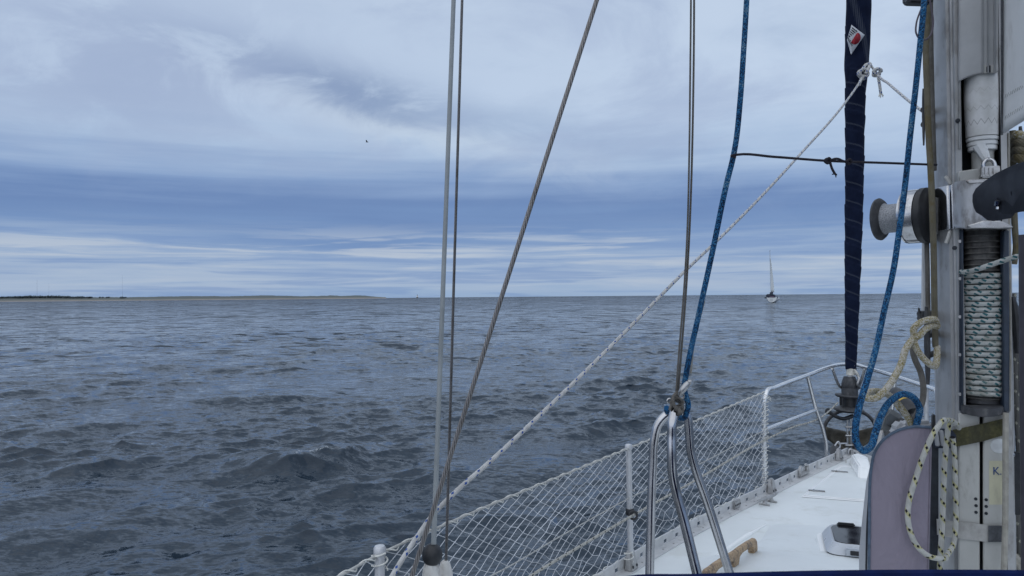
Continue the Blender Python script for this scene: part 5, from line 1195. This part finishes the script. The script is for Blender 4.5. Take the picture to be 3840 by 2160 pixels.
# ------------------------------------------------------------------ behind the bag: float, grey block
t = thing('black_float', 'round ended black float with a yellow ring behind the rope loops', 'float', P(3400, 1560, 2.6))
fa, fb = P(3352, 1466, 2.6), P(3424, 1556, 2.45); ax_ = (fb-fa); LL = ax_.length; k = 2.55/FPX
G().lathe([(14*k, 0), (24*k, .012), (30*k, .04), (32*k, LL*.55)], fa, ax_, 20).build('shell', greyblack, t)
G().lathe([(32.4*k, LL*.55), (33*k, LL*.57), (33*k, LL*.61), (32.4*k, LL*.63)], fa, ax_, 20).build('yellow_ring', yellow, t)
G().lathe([(32*k, LL*.63), (32*k, LL*.85), (28*k, LL*1.0), (27*k, LL*1.0), (22*k, LL*.9)], fa, ax_, 20).build('end_cap', black, t)
G().tube([fb, P(3440, 1640, 2.4), Vector((P(3440, 1700, 2.4).x, P(3440, 1700, 2.4).y, DECK+.1))], .012, 8).build('stem', black, t)
t = thing('grey_pump_head', 'grey box shaped fitting on a stem rising behind the lilac bag', 'fitting', P(3310, 1700, 2.9))
G().prism([P(u, v, 2.9) for u, v in ((3339, 1530), (3394, 1562), (3384, 1580), (3345, 1622), (3326, 1636), (3300, 1606), (3312, 1566))], vF*.07).build('body', simple('grey_box', (.15, .16, .165, 1), .6, 0, 20, .15, .2, 200), t, .008)
G().prism([P(u, v, 2.89) for u, v in ((3334, 1548), (3372, 1572), (3346, 1606), (3318, 1590))], vF*-.008).build('face_plate', simple('face_dark', (.085, .095, .105, 1), .5), t, .003)
G().tube([P(3308, 1612, 2.92), P(3296, 1660, 2.9), P(3284, 1720, 2.88), P(3276, 1800, 2.86)], [.014, .012, .012, .012], 8).build('stem', cast, t)
G().tube([P(3392, 1578, 2.86), P(3360, 1612, 2.86), P(3330, 1640, 2.86)], .02, 8).build('grip', black, t)
t = thing('grey_cover_flap', 'grey fabric flap between the bag top and the mast', 'cover', P(3470, 1600, 2.1))
G().prism([P(u, v, 2.1) for u, v in ((3360, 1612), (3395, 1578), (3420, 1596), (3462, 1582), (3505, 1580), (3506, 1640), (3360, 1640))], vF*.05).build('fabric', bag_g, t, .01)

# ------------------------------------------------------------------ boom end and gear on the right edge
bo = thing('boom_end', 'dark moulded boom end fitting beside the gooseneck', 'boom', P(3790, 760, 1.85))
ol = [(3702, 742), (3703, 715), (3716, 690), (3752, 660), (3800, 628), (3850, 604), (4100, 520), (4100, 760), (3870, 785), (3808, 800), (3792, 820), (3765, 818), (3742, 800), (3718, 786), (3708, 768)]
G().prism([P(u, v, 1.80-(u-3702)*.0011) for u, v in ol], vF*.075+vR*.01).build('casting', boomm, bo, .012, seg=3)
for (u, v, ru, rv) in ((3742, 762, 9, 20), (3800, 722, 10, 16), (3812, 738, 5, 9)):
    d = 1.80-(u-3702)*.0011-.001; g = G(); g.add([P(u+ru*math.cos(k), v+rv*math.sin(k), d) for k in np.linspace(0, 6.28, 15)[:-1]]+[P(u+ru*math.cos(k), v+rv*math.sin(k), d+.003) for k in np.linspace(0, 6.28, 15)[:-1]], [list(range(14)), list(range(14, 28))]+[[i, (i+1) % 14, 14+(i+1) % 14, 14+i] for i in range(14)]); g.build('pin_hole', recess_dark, bo)
G().tube([P(3738, 770, 1.75), P(3741, 752, 1.745)], .006, 8).build('clevis_pin', chrome, bo)
G().tube([P(3741, 785, 1.75), P(3742, 776, 1.75)], .004, 8).build('split_pin', chrome, bo)
line('topping_lift_tube', [(3862, 880, 1.62), (3864, 1300, 1.62), (3868, 1700, 1.62), (3872, 2300, 1.62)], .021, simple('vang_tube', (.045, .04, .05, 1), .55), 'dark vertical tube cut off by the right edge', 'tube', n=14)
line('white_line', [(3782, 500, 1.97), (3783, 800, 1.97), (3786, 1000, 1.95), (3788, 1300, 1.95), (3786, 1540, 1.95)], .0034, r_plain, 'thin white line running down the right side of the mast', 'rope', n=8)
line('cream_line', [(3772, 1548, 1.93), (3771, 1650, 1.92), (3771, 1800, 1.92), (3769, 2000, 1.92), (3765, 2160, 1.92), (3760, 2400, 1.92)], .0072, r_plain, 'cream braided rope down the right of the sticker', 'rope', n=12)
line('red_fleck_line', [(3798, 490, 2.1), (3800, 640, 2.1), (3806, 860, 2.1), (3810, 930, 2.1), (3802, 990, 2.1)], .0085, r_olive, 'brown rope at the right edge above and below the boom end', 'rope', n=10)
t = thing('edge_rope_coil', 'coil of dirty tan rope at the right edge above the boom end', 'rope', P(3830, 640, 2.1))
for k in range(4): G().tube([P(3806, 520+k*26, 2.1), P(3822, 506+k*28, 2.06), P(3850, 520+k*34, 2.06), P(3880, 560+k*40, 2.1)], .0125, 10).build('strand', r_tan if k < 1 else r_olive, t)
t2 = thing('horn_cleat', 'black cleat tip sticking up above the tan rope coil at the right edge', 'cleat', P(3828, 510, 2.12), 'cleats on the mast'); G().tube([P(3826, 474, 2.12), P(3828, 520, 2.12), P(3828, 620, 2.12)], [.004, .007, .009], 8).build('horns', greyblack, t2)
t2 = thing('horn_cleat', 'black cleat at the right edge beside the rope turns', 'cleat', P(3815, 1330, 1.99), 'cleats on the mast'); G().tube([P(3798, 1112, 1.99), P(3806, 1160, 1.99), P(3814, 1240, 1.99), P(3818, 1325, 1.99)], [.005, .010, .012, .008], 8).build('horns', black, t2)
line('grey_fleck_rope', [(3800, 1100, 2.02), (3800, 1250, 2.02), (3806, 1400, 2.02), (3814, 1560, 2.02), (3822, 1700, 2.02), (3824, 1760, 2.02)], .0075, r_dark, 'grey flecked rope hanging left of two at the right edge', 'rope', 'grey ropes at the right edge', 10)
line('grey_fleck_rope', [(3806, 1300, 2.04), (3818, 1400, 2.04), (3826, 1550, 2.04), (3832, 1760, 2.04)], .0075, r_dark, 'grey flecked rope hanging right of two at the right edge', 'rope', 'grey ropes at the right edge', 10)
line('grey_fleck_rope', [(3812, 1900, 2.02), (3820, 2020, 2.02), (3826, 2160, 2.02), (3830, 2300, 2.02)], .0085, r_dark, 'grey flecked rope below the black box at the right edge', 'rope', 'grey ropes at the right edge', 10)
for k in range(2): line('edge_coil_end', [(3780, 2060+k*20, 2.0), (3800, 2082+k*22, 2.0), (3830, 2108+k*24, 2.0), (3870, 2124+k*26, 2.0)], .009, r_plain, ('upper' if k == 0 else 'lower')+' bend of cream rope in the bottom right corner', 'rope', None, 10)
t = thing('black_box', 'flat black box with two screws on the right side of the mast', 'box', P(3810, 1932, 1.98))
G().prism([P(u, v, 1.98) for u, v in ((3786, 1692), (3832, 1700), (3832, 1932), (3786, 1932))], vF*.05).build('case', black, t, .003)
for v in (1706, 1916): G().lathe([(.0065, 0), (.0065, .002), (.004, .004)], P(3796, v, 1.978), -vF, 12).build('screw', steel, t)

# ------------------------------------------------------------------ sprayhood under the camera
sh_ = thing('sprayhood', 'dark navy canvas sprayhood edge along the bottom of the frame', 'sprayhood', P(3100, 2160, .62))
edge = [(1900, 2700), (2020, 2400), (2130, 2230), (2330, 2163), (2600, 2152), (2900, 2143), (3250, 2137), (3550, 2136), (3840, 2138), (4200, 2150), (4700, 2230), (5000, 2600)]
e0 = [P(u, v, .58) for u, v in edge]
offs = [(0, 0), (.05, -.035), (.2, -.14), (.42, -.38), (.6, -.66)]
g = G(); n = len(e0); V_ = []
for (f_, dz_) in offs: V_ += [p+C*f_*.9+Z*dz_*(1 if 2 < i < n-3 else .7) for i, p in enumerate(e0)]
g.add(V_, [[k*n+i, k*n+i+1, (k+1)*n+i+1, (k+1)*n+i] for k in range(len(offs)-1) for i in range(n-1)])
o = g.build('canvas', navy_c, sh_); md = o.modifiers.new('thickness', 'SOLIDIFY'); md.thickness = .002
G().tube([p-Z*.005 for p in e0], .005, 8, res=4).build('edge_binding', navy_c, sh_)
